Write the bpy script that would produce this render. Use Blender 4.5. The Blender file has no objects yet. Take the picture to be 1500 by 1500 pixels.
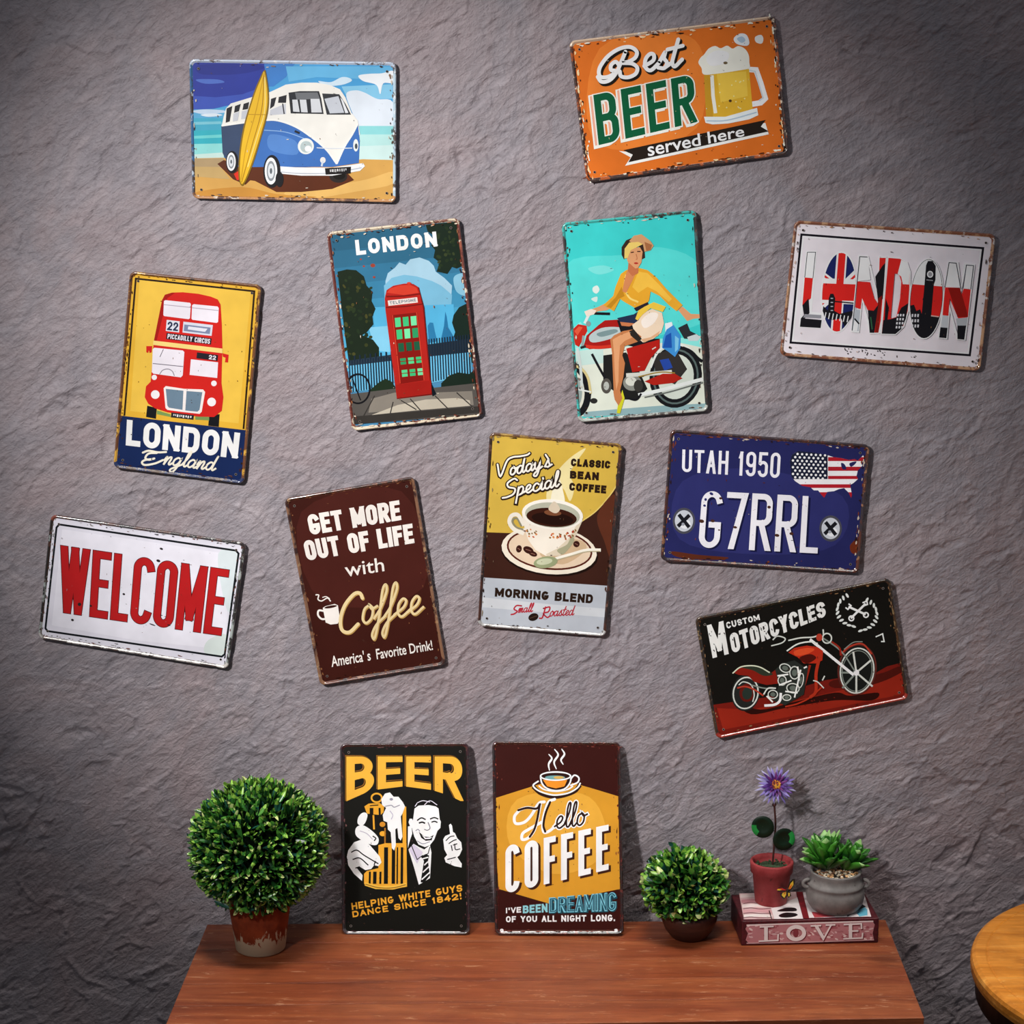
import bpy, bmesh, math, random
import numpy as np
from mathutils import Vector, Matrix
from mathutils.geometry import tessellate_polygon

SC = bpy.context.scene
COL = SC.collection
PI = math.pi

# ------------------------------------------------------------------ camera
F = 3042.285 / 1500.0                      # focal length over frame width
PITCH, YAW = 0.2073884, -0.0240312
CAM = Vector((0.03788, -3.08277, 1.77576))
fw = Vector((math.sin(YAW) * math.cos(PITCH), math.cos(YAW) * math.cos(PITCH), -math.sin(PITCH)))
rt = fw.cross(Vector((0, 0, 1))).normalized()
up = rt.cross(fw)
cd = bpy.data.cameras.new('camera')
cam = bpy.data.objects.new('camera', cd)
COL.objects.link(cam)
cd.sensor_width = 36.0
cd.lens = 36.0 * F
cam.matrix_world = Matrix(((rt.x, up.x, -fw.x, CAM.x), (rt.y, up.y, -fw.y, CAM.y), (rt.z, up.z, -fw.z, CAM.z), (0, 0, 0, 1)))
SC.camera = cam

# ------------------------------------------------------------------ light
wd = bpy.data.worlds.new('world')
SC.world = wd
wd.use_nodes = True
wd.node_tree.nodes['Background'].inputs[0].default_value = (0.86, 0.90, 1.0, 1)
wd.node_tree.nodes['Background'].inputs[1].default_value = 0.13

def lamp(name, kind, loc, aim, energy, color=(1, 1, 1), **kw):
    d = bpy.data.lights.new(name, kind)
    o = bpy.data.objects.new(name, d)
    COL.objects.link(o)
    o.location = loc
    o.rotation_euler = (Vector(aim) - Vector(loc)).to_track_quat('-Z', 'Y').to_euler()
    d.energy = energy
    d.color = color
    for k, v in kw.items():
        setattr(d, k, v)
    return o

lamp('key_spot', 'SPOT', (-1.12, -2.2, 2.34), (-0.15, 0, 1.24), 350, (1.0, 0.98, 0.965),
     shadow_soft_size=0.08, spot_size=math.radians(39), spot_blend=1.0)
lamp('overhead_strip', 'AREA', (0.0, -0.75, 2.85), (0.0, -0.05, 1.0), 2.6, (0.97, 0.98, 1.0),
     shape='RECTANGLE', size=1.7, size_y=0.05)
lamp('table_downlight', 'AREA', (0.12, -0.66, 2.72), (0.12, -0.46, 0.47), 4.9, (1.0, 0.96, 0.90),
     shape='RECTANGLE', size=1.7, size_y=0.16, spread=math.radians(38))

SC.view_settings.view_transform = 'Standard'
SC.view_settings.look = 'None'
SC.view_settings.gamma = 1.0
SC.view_settings.use_curve_mapping = False
SC.view_settings.exposure = 0.0

# ------------------------------------------------------------------ helpers
def lin(c):
    c = c / 255.0
    return c / 12.92 if c <= 0.04045 else ((c + 0.055) / 1.055) ** 2.4

def hexc(h):
    h = h.lstrip('#')
    if len(h) == 3:
        h = ''.join(a + a for a in h)
    return tuple(lin(int(h[i:i + 2], 16)) for i in (0, 2, 4)) + (1.0,)

def ray(px, py):
    return fw + rt * ((px - 750) / (F * 1500)) - up * ((py - 750) / (F * 1500))

def on_y(px, py, Y):
    d = ray(px, py)
    return CAM + d * ((Y - CAM.y) / d.y)

def on_z(px, py, Z):
    d = ray(px, py)
    return CAM + d * ((Z - CAM.z) / d.z)

def new_mat(name, rough=0.5, spec=0.5):
    m = bpy.data.materials.new(name)
    m.use_nodes = True
    nt = m.node_tree
    b = nt.nodes['Principled BSDF']
    b.inputs['Roughness'].default_value = rough
    b.inputs['Specular IOR Level'].default_value = spec
    return m, nt, b

def coords(nt, scale=(1, 1, 1), rot=(0, 0, 0), kind='Object'):
    tc = nt.nodes.new('ShaderNodeTexCoord')
    mp = nt.nodes.new('ShaderNodeMapping')
    mp.inputs['Scale'].default_value = scale
    mp.inputs['Rotation'].default_value = rot
    nt.links.new(tc.outputs[kind], mp.inputs[0])
    return mp.outputs[0]

def noise(nt, vec, scale, detail=4, rough=0.55, dist=0.0):
    n = nt.nodes.new('ShaderNodeTexNoise')
    n.inputs['Scale'].default_value = scale
    n.inputs['Detail'].default_value = detail
    n.inputs['Roughness'].default_value = rough
    n.inputs['Distortion'].default_value = dist
    nt.links.new(vec, n.inputs['Vector'])
    return n.outputs['Fac']

def ramp(nt, fac, stops, interp='LINEAR'):
    r = nt.nodes.new('ShaderNodeValToRGB')
    r.color_ramp.interpolation = interp
    el = r.color_ramp.elements
    while len(el) < len(stops):
        el.new(0.5)
    for e, (p, c) in zip(el, stops):
        e.position = p
        e.color = c if not isinstance(c, str) else hexc(c)
    nt.links.new(fac, r.inputs[0])
    return r.outputs[0]

def mix(nt, fac, a, b, mode='MIX'):
    n = nt.nodes.new('ShaderNodeMix')
    n.data_type = 'RGBA'
    n.blend_type = mode
    for s, i in ((fac, 0), (a, 6), (b, 7)):
        if isinstance(s, (int, float)):
            n.inputs[i].default_value = s
        elif isinstance(s, (tuple, str)):
            n.inputs[i].default_value = hexc(s) if isinstance(s, str) else s
        else:
            nt.links.new(s, n.inputs[i])
    return n.outputs[2]

def bump(nt, b, height, strength, dist):
    n = nt.nodes.new('ShaderNodeBump')
    n.inputs['Strength'].default_value = strength
    n.inputs['Distance'].default_value = dist
    nt.links.new(height, n.inputs['Height'])
    nt.links.new(n.outputs[0], b.inputs['Normal'])
    return n

def math_node(nt, op, a, b=None):
    n = nt.nodes.new('ShaderNodeMath')
    n.operation = op
    for i, s in enumerate((a, b)):
        if s is None:
            continue
        if isinstance(s, (int, float)):
            n.inputs[i].default_value = s
        else:
            nt.links.new(s, n.inputs[i])
    return n.outputs[0]

def mesh_obj(name, verts, faces, mats, parent=None, midx=None, smooth=False, loc=None):
    me = bpy.data.meshes.new(name)
    me.from_pydata([tuple(v) for v in verts], [], faces)
    ml = mats if isinstance(mats, (list, tuple)) else [mats]
    for m in ml:
        me.materials.append(m)
    if midx is not None:
        me.polygons.foreach_set('material_index', midx)
    if smooth:
        me.polygons.foreach_set('use_smooth', [True] * len(me.polygons))
    me.update()
    o = bpy.data.objects.new(name, me)
    COL.objects.link(o)
    if parent:
        o.parent = parent
    if loc is not None:
        o.location = loc
    return o

def bm_obj(name, bm, mats, parent=None, smooth=False, recalc=True):
    if recalc:
        bmesh.ops.recalc_face_normals(bm, faces=bm.faces)
    me = bpy.data.meshes.new(name)
    bm.to_mesh(me)
    bm.free()
    for m in (mats if isinstance(mats, (list, tuple)) else [mats]):
        me.materials.append(m)
    if smooth:
        me.polygons.foreach_set('use_smooth', [True] * len(me.polygons))
    o = bpy.data.objects.new(name, me)
    COL.objects.link(o)
    if parent:
        o.parent = parent
    return o

def thing(name, label, cat, loc, rot=(0, 0, 0), group=None):
    o = bpy.data.objects.new(name, None)
    o.empty_display_size = 0.05
    COL.objects.link(o)
    o.location = loc
    o.rotation_euler = rot
    o['label'] = label
    o['category'] = cat
    if group:
        o['group'] = group
    return o

def catmull(pts, closed=False, n=6):
    pts = [Vector(p) for p in pts]
    N = len(pts)
    if N < 3:
        return pts
    out = []
    rng = range(N) if closed else range(N - 1)
    for i in rng:
        p1, p2 = pts[i], pts[(i + 1) % N]
        p0 = pts[(i - 1) % N] if (closed or i > 0) else p1 * 2 - p2
        p3 = pts[(i + 2) % N] if (closed or i + 2 < N) else p2 * 2 - p1
        for k in range(n):
            t = k / n
            out.append(0.5 * ((2 * p1) + (p2 - p0) * t + (2 * p0 - 5 * p1 + 4 * p2 - p3) * t * t + (3 * p1 - p0 - 3 * p2 + p3) * t ** 3))
    if not closed:
        out.append(pts[-1])
    return out

def lathe(bm, prof, seg=48, center=(0, 0, 0), cap=True):
    rings = []
    for r, z in prof:
        if r < 1e-6:
            rings.append([bm.verts.new((center[0], center[1], center[2] + z))])
        else:
            rings.append([bm.verts.new((center[0] + r * math.cos(2 * PI * i / seg), center[1] + r * math.sin(2 * PI * i / seg), center[2] + z)) for i in range(seg)])
    for a, b in zip(rings, rings[1:]):
        for i in range(seg):
            j = (i + 1) % seg
            if len(a) == 1 and len(b) == 1:
                continue
            if len(a) == 1:
                bm.faces.new((a[0], b[j], b[i]))
            elif len(b) == 1:
                bm.faces.new((a[i], a[j], b[0]))
            else:
                bm.faces.new((a[i], a[j], b[j], b[i]))

def tube(bm, pts, rad, seg=10, cap=True):
    pts = [Vector(p) for p in pts]
    rings = []
    ref = Vector((0.3, 0.9, 0.2)).normalized()
    for i, p in enumerate(pts):
        t = (pts[min(i + 1, len(pts) - 1)] - pts[max(i - 1, 0)]).normalized()
        a = t.cross(ref).normalized()
        b = t.cross(a)
        r = rad[i] if isinstance(rad, (list, tuple)) else rad
        rings.append([bm.verts.new(p + (a * math.cos(2 * PI * k / seg) + b * math.sin(2 * PI * k / seg)) * r) for k in range(seg)])
    for A, B in zip(rings, rings[1:]):
        for k in range(seg):
            bm.faces.new((A[k], A[(k + 1) % seg], B[(k + 1) % seg], B[k]))
    if cap:
        bm.faces.new(rings[0][::-1])
        bm.faces.new(rings[-1])

def box(bm, lo, hi):
    v = [bm.verts.new((x, y, z)) for x in (lo[0], hi[0]) for y in (lo[1], hi[1]) for z in (lo[2], hi[2])]
    for f in ((0, 1, 3, 2), (4, 6, 7, 5), (0, 4, 5, 1), (2, 3, 7, 6), (0, 2, 6, 4), (1, 5, 7, 3)):
        bm.faces.new([v[i] for i in f])

def bevel(bm, w, seg=2):
    bmesh.ops.recalc_face_normals(bm, faces=bm.faces)
    bmesh.ops.bevel(bm, geom=bm.edges[:], offset=w, segments=seg, profile=0.5, affect='EDGES')

# ------------------------------------------------------------------ the setting
def build_wall():
    rng = np.random.default_rng(7)
    def axis(a, b, lo, hi, f, c):
        n = max(1, int(round((lo - a) / c)))
        left = np.linspace(a, lo, n, endpoint=False)
        mid = np.linspace(lo, hi, int(round((hi - lo) / f)), endpoint=False)
        right = np.linspace(hi, b, max(1, int(round((b - hi) / c))) + 1)
        return np.concatenate([left, mid, right])
    xs = axis(-2.2, 2.2, -0.95, 0.90, 0.0023, 0.02)
    zs = axis(0.0, 2.7, 0.22, 1.96, 0.0023, 0.02)
    X, Z = np.meshgrid(xs, zs)
    H = np.zeros_like(X)
    for k in range(40):                                   # slow undulation of the float work
        wl = rng.uniform(0.10, 0.6)
        a = rng.uniform(0, 2 * PI)
        H += 0.0009 * wl * np.cos(2 * PI * (X * math.cos(a) + Z * math.sin(a)) / wl + rng.uniform(0, 6.28))
    def window(cx, cz, m):
        i0, i1 = np.searchsorted(xs, (cx - m, cx + m))
        j0, j1 = np.searchsorted(zs, (cz - m, cz + m))
        return i0, i1, j0, j1
    def swipe(cx, cz, ang, L, w, h, tilt, rough, lip):
        """one pass of the trowel: wipes out what was there, drags fine streaks and leaves a lip along its edges"""
        i0, i1, j0, j1 = window(cx, cz, L * 0.62 + w)
        if i1 - i0 < 3 or j1 - j0 < 3:
            return
        dx = X[j0:j1, i0:i1] - cx
        dz = Z[j0:j1, i0:i1] - cz
        u = dx * math.cos(ang) + dz * math.sin(ang)
        v = -dx * math.sin(ang) + dz * math.cos(ang)
        v = v - rng.normal(0, .25) * u * u / L
        wob = 1 + .22 * np.sin(u / L * rng.uniform(5, 14) + rng.uniform(0, 6)) + .12 * np.sin(u / L * rng.uniform(18, 40) + rng.uniform(0, 6))
        r = np.maximum(np.abs(2 * u / L) ** 3, np.abs(v / (w * wob)) ) - 1.0      # <0 inside
        d = r * w
        a = np.clip(0.5 - d / 0.004, 0, 1)
        t = np.linspace(-3 * w, 3 * w, max(8, int(6 * w / 0.0022)))
        prof = np.interp(v, t, rng.normal(0, 1, len(t)))
        fresh = h + tilt * v / w + rough * prof
        loc = H[j0:j1, i0:i1]
        loc[:] = loc * (1 - a * .85) + (fresh + loc * .1) * a * .85
        loc += lip * np.exp(-(d / 0.0032) ** 2) * np.where(v > 0, 1.0, 0.35) * (np.abs(2 * u / L) < 1.05)
    for k in range(2600):
        a = math.radians(rng.normal(36, 26)) + (PI if rng.random() < .3 else 0)
        swipe(rng.uniform(-1.0, .95), rng.uniform(.15, 2.0), a, rng.uniform(.04, .17), rng.uniform(.005, .022), rng.normal(0, .00035), rng.normal(0, .00045), rng.uniform(.00005, .00024), rng.uniform(0, 1) ** 3 * .0015)
    def stroke(cx, cz, ang, L, w, h, bend):
        i0, i1, j0, j1 = window(cx, cz, L * 0.6 + 3 * w)
        if i1 - i0 < 2 or j1 - j0 < 2:
            return
        dx = X[j0:j1, i0:i1] - cx
        dz = Z[j0:j1, i0:i1] - cz
        u = dx * math.cos(ang) + dz * math.sin(ang)
        v = -dx * math.sin(ang) + dz * math.cos(ang) - bend * u * u / L - .002 * np.sin(u * rng.uniform(60, 260))
        env = np.clip(1 - (2 * u / L) ** 2, 0, 1) ** 0.6
        prof = np.where(v > 0, np.exp(-v / (w * 0.5)), np.exp(-(v / w) ** 2))     # sharp upper lip, soft lower run-out
        H[j0:j1, i0:i1] += h * env * prof
    for k in range(5200):
        a = math.radians(rng.normal(38, 17)) + (PI if rng.random() < 0.5 else 0)
        stroke(rng.uniform(-1.0, .95), rng.uniform(0.15, 2.0), a, rng.uniform(0.010, 0.055), rng.uniform(0.0020, 0.0040), rng.uniform(0.0003, 0.0012) * rng.choice([1, 1, -0.8]), rng.normal(0, 0.3))
    for k in range(230):
        a = math.radians(rng.choice([rng.normal(38, 18), rng.normal(100, 25), rng.normal(15, 15)])) + (PI if rng.random() < 0.5 else 0)
        stroke(rng.uniform(-1.0, .95), rng.uniform(0.15, 2.0), a, rng.uniform(0.05, 0.17), rng.uniform(0.003, 0.006), rng.uniform(0.0009, 0.0022), rng.normal(0, 0.9))
    for k in range(1300):                                 # grains caught in the plaster
        cx, cz = rng.uniform(-.95, .9), rng.uniform(.2, 1.98)
        i0, i1, j0, j1 = window(cx, cz, .012)
        s2 = rng.uniform(.0018, .0034)
        H[j0:j1, i0:i1] += rng.choice([1, 1, -1]) * rng.uniform(.0005, .0016) * np.exp(-((X[j0:j1, i0:i1] - cx) ** 2 + (Z[j0:j1, i0:i1] - cz) ** 2) / s2 ** 2)
    H = np.clip((H - np.median(H)) * 1.2, -0.006, 0.0048)
    nx, nz = len(xs), len(zs)
    V = np.stack([X, -H, Z], -1).reshape(-1, 3)
    idx = np.arange(nx * nz).reshape(nz, nx)
    q = np.stack([idx[:-1, :-1], idx[:-1, 1:], idx[1:, 1:], idx[1:, :-1]], -1).reshape(-1, 4)
    me = bpy.data.meshes.new('wall_back')
    me.vertices.add(len(V))
    me.vertices.foreach_set('co', V.ravel())
    me.loops.add(q.size)
    me.loops.foreach_set('vertex_index', q.ravel())
    me.polygons.add(len(q))
    me.polygons.foreach_set('loop_start', np.arange(0, q.size, 4))
    me.polygons.foreach_set('use_smooth', np.ones(len(q), dtype=bool))
    me.update(calc_edges=True)
    me.validate()
    o = bpy.data.objects.new('wall_back', me)
    COL.objects.link(o)
    o['kind'] = 'structure'
    m, nt, b = new_mat('rough_grey_plaster', 0.5, 0.4)
    v = coords(nt)
    tc = nt.nodes.new('ShaderNodeTexCoord')
    mp = nt.nodes.new('ShaderNodeMapping')
    mp.vector_type = 'TEXTURE'                            # rotate, then stretch along the trowel's direction
    mp.inputs['Rotation'].default_value = (0, math.radians(-36), 0)
    mp.inputs['Scale'].default_value = (1 / 20, 1, 1 / 62)
    nt.links.new(tc.outputs['Object'], mp.inputs[0])
    n1 = noise(nt, v, 4.2, 6, 0.62, 1.2)
    n2 = noise(nt, mp.outputs[0], 1.7, 5, 0.65, 0.6)
    n3 = noise(nt, v, 190, 3, 0.6)
    n4 = noise(nt, v, 11, 5, 0.6, 0.8)
    c1 = ramp(nt, n1, [(0.34, '#8d7c7d'), (0.47, '#8b8184'), (0.56, '#837f85'), (0.68, '#9a9093')])
    c2 = ramp(nt, n4, [(0.30, '#7c7478'), (0.52, '#8d8487'), (0.74, '#a2979a')])
    c3 = ramp(nt, n2, [(0.30, (0.95, 0.94, 0.95, 1)), (0.7, (1.27, 1.25, 1.26, 1))])
    nt.links.new(mix(nt, 1.0, mix(nt, 0.45, c1, c2), c3, 'MULTIPLY'), b.inputs['Base Color'])
    hgt = math_node(nt, 'ADD', math_node(nt, 'MULTIPLY', n2, 0.75), math_node(nt, 'MULTIPLY', n3, 0.42))
    bump(nt, b, hgt, 0.95, 0.0048)
    me.materials.append(m)

def build_floor():
    bm = bmesh.new()
    box(bm, (-2.2, -4.2, -0.05), (2.2, 0.0, 0.0))
    m, nt, b = new_mat('grey_concrete_floor', 0.6)
    v = coords(nt)
    nt.links.new(ramp(nt, noise(nt, v, 6, 6, 0.6), [(0.3, '#4a484a'), (0.7, '#66625f')]), b.inputs['Base Color'])
    o = bm_obj('floor', bm, m)
    o['kind'] = 'structure'

build_wall()
build_floor()
# ------------------------------------------------------------------ printed tin signs
EPS = 0.00006
PRINTS = {}

def print_mat(h, ink=1.0):
    key = (h, ink)
    if key not in PRINTS:
        hc = tuple(min(0.94, c * ink) for c in hexc(h)[:3]) + (1.0,)
        m, nt, b = new_mat('enamel_print_' + h.lstrip('#'), 0.30, 0.16)
        v = coords(nt)
        n = noise(nt, v, 90, 4, 0.7)
        n2 = noise(nt, v, 14, 3, 0.6)
        dk = ramp(nt, n2, [(0.35, (0.90, 0.90, 0.90, 1)), (0.65, (1.04, 1.04, 1.04, 1))])
        c = mix(nt, 1.0, hc, dk, 'MULTIPLY')
        chip = ramp(nt, n, [(0.70, (0, 0, 0, 1)), (0.735, (1, 1, 1, 1))])
        nt.links.new(mix(nt, math_node(nt, 'MULTIPLY', chip, 0.55), c, '#4a3226'), b.inputs['Base Color'])
        PRINTS[key] = m
    return PRINTS[key]

RIMS = {}
def rim_mat(base, rust, chip, amount):
    key = (base, rust, chip, amount)
    if key not in RIMS:
        m, nt, b = new_mat('worn_tin_edge_' + base.lstrip('#'), 0.25, 0.6)
        b.inputs['Coat Weight'].default_value = 0.8
        b.inputs['Coat IOR'].default_value = 1.9
        b.inputs['Coat Roughness'].default_value = 0.10
        v = coords(nt)
        n = noise(nt, v, 38, 5, 0.7, 0.5)
        n2 = noise(nt, v, 110, 3, 0.6)
        r = ramp(nt, n, [(0.60 - amount * 0.35, (0, 0, 0, 1)), (0.66 - amount * 0.35, (1, 1, 1, 1))])
        c = mix(nt, r, base, rust)
        ch = ramp(nt, n2, [(0.60, (0, 0, 0, 1)), (0.64, (1, 1, 1, 1))])
        nt.links.new(mix(nt, ch, c, chip), b.inputs['Base Color'])
        rr = ramp(nt, r, [(0, (0.2, 0.2, 0.2, 1)), (1, (0.42, 0.42, 0.42, 1))])
        nt.links.new(rr, b.inputs['Roughness'])
        RIMS[key] = m
    return RIMS[key]

def inset_outline(q, d, r, n=7):
    # q: four corners (clockwise from top-left, y down or up alike), inset by d, corners rounded by r
    c = sum((Vector(p) for p in q), Vector((0, 0))) / 4
    lines = []
    for i in range(4):
        a, b = Vector(q[i]), Vector(q[(i + 1) % 4])
        t = (b - a).normalized()
        nn = Vector((-t.y, t.x))
        if nn.dot(c - a) < 0:
            nn = -nn
        lines.append((a + nn * d, t))
    P = []
    for i in range(4):
        a, t = lines[i - 1]
        b, s = lines[i]
        den = t.x * s.y - t.y * s.x
        k = ((b - a).x * s.y - (b - a).y * s.x) / den
        P.append(a + t * k)
    out = []
    r = max(r, 0.0004)
    for i in range(4):
        p, pa, pb = P[i], (P[i - 1] - P[i]).normalized(), (P[(i + 1) % 4] - P[i]).normalized()
        a, b = p + pa * r, p + pb * r
        for k in range(n + 1):
            t = k / n
            w = 0.6                                        # rational quadratic: near-circular fillet
            out.append(((1 - t) ** 2 * a + 2 * w * t * (1 - t) * p + t * t * b) / ((1 - t) ** 2 + 2 * w * t * (1 - t) + t * t))
    return out

# --- stroke capitals: x 0..1, y 0..1 downwards, 'A' arcs are corner radii worked out from the letter's aspect
def stad(cx0, cy0, cx1, cy1, rx, ry, a_from=0, a_to=360, n=10):
    """rounded box path, angle 0 = right, 90 = bottom; returns points from a_from to a_to"""
    pts = []
    steps = max(2, int(abs(a_to - a_from) / 90 * n))
    for k in range(steps + 1):
        a = math.radians(a_from + (a_to - a_from) * k / steps)
        c, s = math.cos(a), math.sin(a)
        x = (cx1 - rx if c >= 0 else cx0 + rx) + rx * c
        y = (cy1 - ry if s >= 0 else cy0 + ry) + ry * s
        pts.append((x, y))
    if abs(a_to - a_from) == 360:
        pts[-1] = pts[0]
    return pts

def glyph(ch, ar):
    """ar = width / height of the letter; returns strokes"""
    rx = 0.5
    ry = min(0.5, 0.5 * ar * 1.15)
    qx, qy = min(0.5, 0.42), min(0.25, 0.42 * ar * 1.15)
    bw = 0.93
    go = 32 * min(1, max(0, (ar - .35) / .4))             # wide letters open further
    def D(y0, y1, x1=1.0, rr=None):
        r2 = min((y1 - y0) / 2, qy if rr is None else rr)
        return [(0, y0), (x1 - qx, y0)] + stad(0, y0, x1, y1, qx, r2, -90, 90)[1:-1] + [(x1 - qx, y1), (0, y1)]
    G = {
        'A': [[(0, 1.05), (.5, -.05), (1, 1.05)], [(.17, .68), (.83, .68)]],
        'B': [[(0, 0), (0, 1)], D(0, .48, bw), D(.48, 1)],
        'C': [stad(0, 0, 1, 1, rx, ry, -12 - go, -348 + go)],
        'D': [[(0, 0), (0, 1)], D(0, 1, 1, min(.5, ry))],
        'E': [[(1, 0), (0, 0), (0, 1), (1, 1)], [(0, .48), (.86, .48)]],
        'F': [[(1, 0), (0, 0), (0, 1)], [(0, .48), (.86, .48)]],
        'G': [stad(0, 0, 1, 1, rx, ry, -16 - go * 1.3, -270) + stad(0, 0, 1, 1, rx, ry, 90, 0)[1:] + [(1, .60), (.58, .60)]],
        'H': [[(0, 0), (0, 1)], [(1, 0), (1, 1)], [(0, .48), (1, .48)]],
        'I': [[(.5, 0), (.5, 1)]],
        'K': [[(0, 0), (0, 1)], [(1, -.02), (.05, .58)], [(.38, .38), (1, 1.02)]],
        'L': [[(0, 0), (0, 1), (1, 1)]],
        'M': [[(0, 1), (0, 0)], [(0, -.05), (.5, .82), (1, -.05)], [(1, 0), (1, 1)]],
        'N': [[(0, 1), (0, 0)], [(0, -.03), (1, 1.03)], [(1, 1), (1, 0)]],
        'O': [stad(0, 0, 1, 1, rx, ry, 0, 360)],
        'P': [[(0, 0), (0, 1)], D(0, .55)],
        'R': [[(0, 0), (0, 1)], D(0, .52), [(.5, .52), (1, 1.02)]],
        'S': [stad(0, 0, 1, .5, rx, min(.25, ry), -15, -270) + [(.5, .5)] + stad(0, .5, 1, 1, rx, min(.25, ry), -90, 165)],
        'T': [[(0, 0), (1, 0)], [(.5, 0), (.5, 1)]],
        'U': [[(0, 0)] + stad(0, 0, 1, 1, rx, ry, 180, 0) + [(1, 0)]],
        'V': [[(0, -.05), (.5, 1.05), (1, -.05)]],
        'W': [[(0, -.05), (.25, 1.05), (.5, -.0), (.75, 1.05), (1, -.05)]],
        'Y': [[(0, -.05), (.5, .55), (1, -.05)], [(.5, .5), (.5, 1)]],
        '0': [stad(0, 0, 1, 1, rx, ry, 0, 360)],
        '1': [[(.15, .2), (.6, 0), (.6, 1)]],
        '2': [stad(0, 0, 1, .62, rx, min(.3, ry), -170, 0) + [(1, .36), (0, 1), (1, 1)]],
        '4': [[(.72, 1), (.72, 0), (0, .68), (1, .68)]],
        '5': [[(.92, 0), (.08, 0), (.04, .45)] + stad(0, .4, 1, 1, rx, min(.3, ry), -140, 165)],
        '7': [[(0, 0), (1, 0), (.3, 1.03)]],
        '8': [stad(.04, 0, .96, .48, .46, min(.24, ry), 0, 360), stad(0, .48, 1, 1, rx, min(.26, ry), 0, 360)],
        '9': [stad(0, 0, 1, .58, rx, min(.29, ry), 0, 360), [(1, .25)] + stad(0, .3, 1, 1, rx, min(.3, ry), 0, 165)],
        '!': [[(.5, 0), (.5, .42)], [(.5, .97), (.5, 1)]],
        "'": [[(.5, 0), (.5, .25)]],
        '.': [[(.5, .93), (.5, 1)]],
    }
    return G[ch]

def split_sharp(strokes, sx, sy):
    """break a stroke where it turns back on itself, so both limbs keep their full width"""
    out = []
    for st in strokes:
        cur = [st[0]]
        for i in range(1, len(st)):
            cur.append(st[i])
            if i < len(st) - 1:
                a = Vector(((st[i][0] - st[i - 1][0]) * sx, (st[i][1] - st[i - 1][1]) * sy))
                b = Vector(((st[i + 1][0] - st[i][0]) * sx, (st[i + 1][1] - st[i][1]) * sy))
                if a.length > 1e-6 and b.length > 1e-6 and a.normalized().dot(b.normalized()) < -0.3:
                    out.append(cur)
                    cur = [st[i]]
        out.append(cur)
    return out

WID = {'I': .36, '1': .55, '!': .36, "'": .36, '.': .36, ' ': .55, 'M': 1.28, 'W': 1.45, 'L': .85, 'E': .9, 'F': .87}

def clip_axis(poly, ax, lim, keep_greater):
    out = []
    for i in range(len(poly)):
        a, b = poly[i], poly[(i + 1) % len(poly)]
        ia = (a[ax] >= lim) == keep_greater or a[ax] == lim
        ib = (b[ax] >= lim) == keep_greater or b[ax] == lim
        if ia:
            out.append(a)
        if ia != ib:
            t = (lim - a[ax]) / (b[ax] - a[ax])
            out.append((a[0] + (b[0] - a[0]) * t, a[1] + (b[1] - a[1]) * t))
    return out

def stroke_polys(pts, w, cap='square', closed=False, widths=None):
    """polyline -> list of quads with mitred joins"""
    P = [Vector((p[0], p[1])) for p in pts]
    Q = [P[0]]
    for p in P[1:]:
        if (p - Q[-1]).length > 1e-4:
            Q.append(p)
    if closed and (Q[0] - Q[-1]).length < 1e-4:
        Q.pop()
    n = len(Q)
    if n < 2:
        return []
    if not closed and (Q[0] - Q[-1]).length < 1e-3 and n > 3:
        closed = True
        Q.pop()
        n -= 1
    L, R = [], []
    for i in range(n):
        a = Q[(i - 1) % n] if (closed or i > 0) else None
        b = Q[(i + 1) % n] if (closed or i < n - 1) else None
        ta = (Q[i] - a).normalized() if a is not None else None
        tb = (b - Q[i]).normalized() if b is not None else None
        if ta is None:
            ta = tb
        if tb is None:
            tb = ta
        na, nb = Vector((-ta.y, ta.x)), Vector((-tb.y, tb.x))
        m = na + nb
        if m.length < 0.15:
            m = na
        m.normalize()
        k = 1.0 / max(0.34, m.dot(na))
        hw = (widths[i] if widths else w) / 2
        c = Q[i]
        if not closed and cap == 'square':
            if i == 0:
                c = c - tb * hw
            if i == n - 1:
                c = c + ta * hw
        L.append(c + m * hw * k)
        R.append(c - m * hw * k)
    out = []
    for i in range(n if closed else n - 1):
        j = (i + 1) % n
        out.append([tuple(L[i]), tuple(L[j]), tuple(R[j]), tuple(R[i])])
    return out

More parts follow.
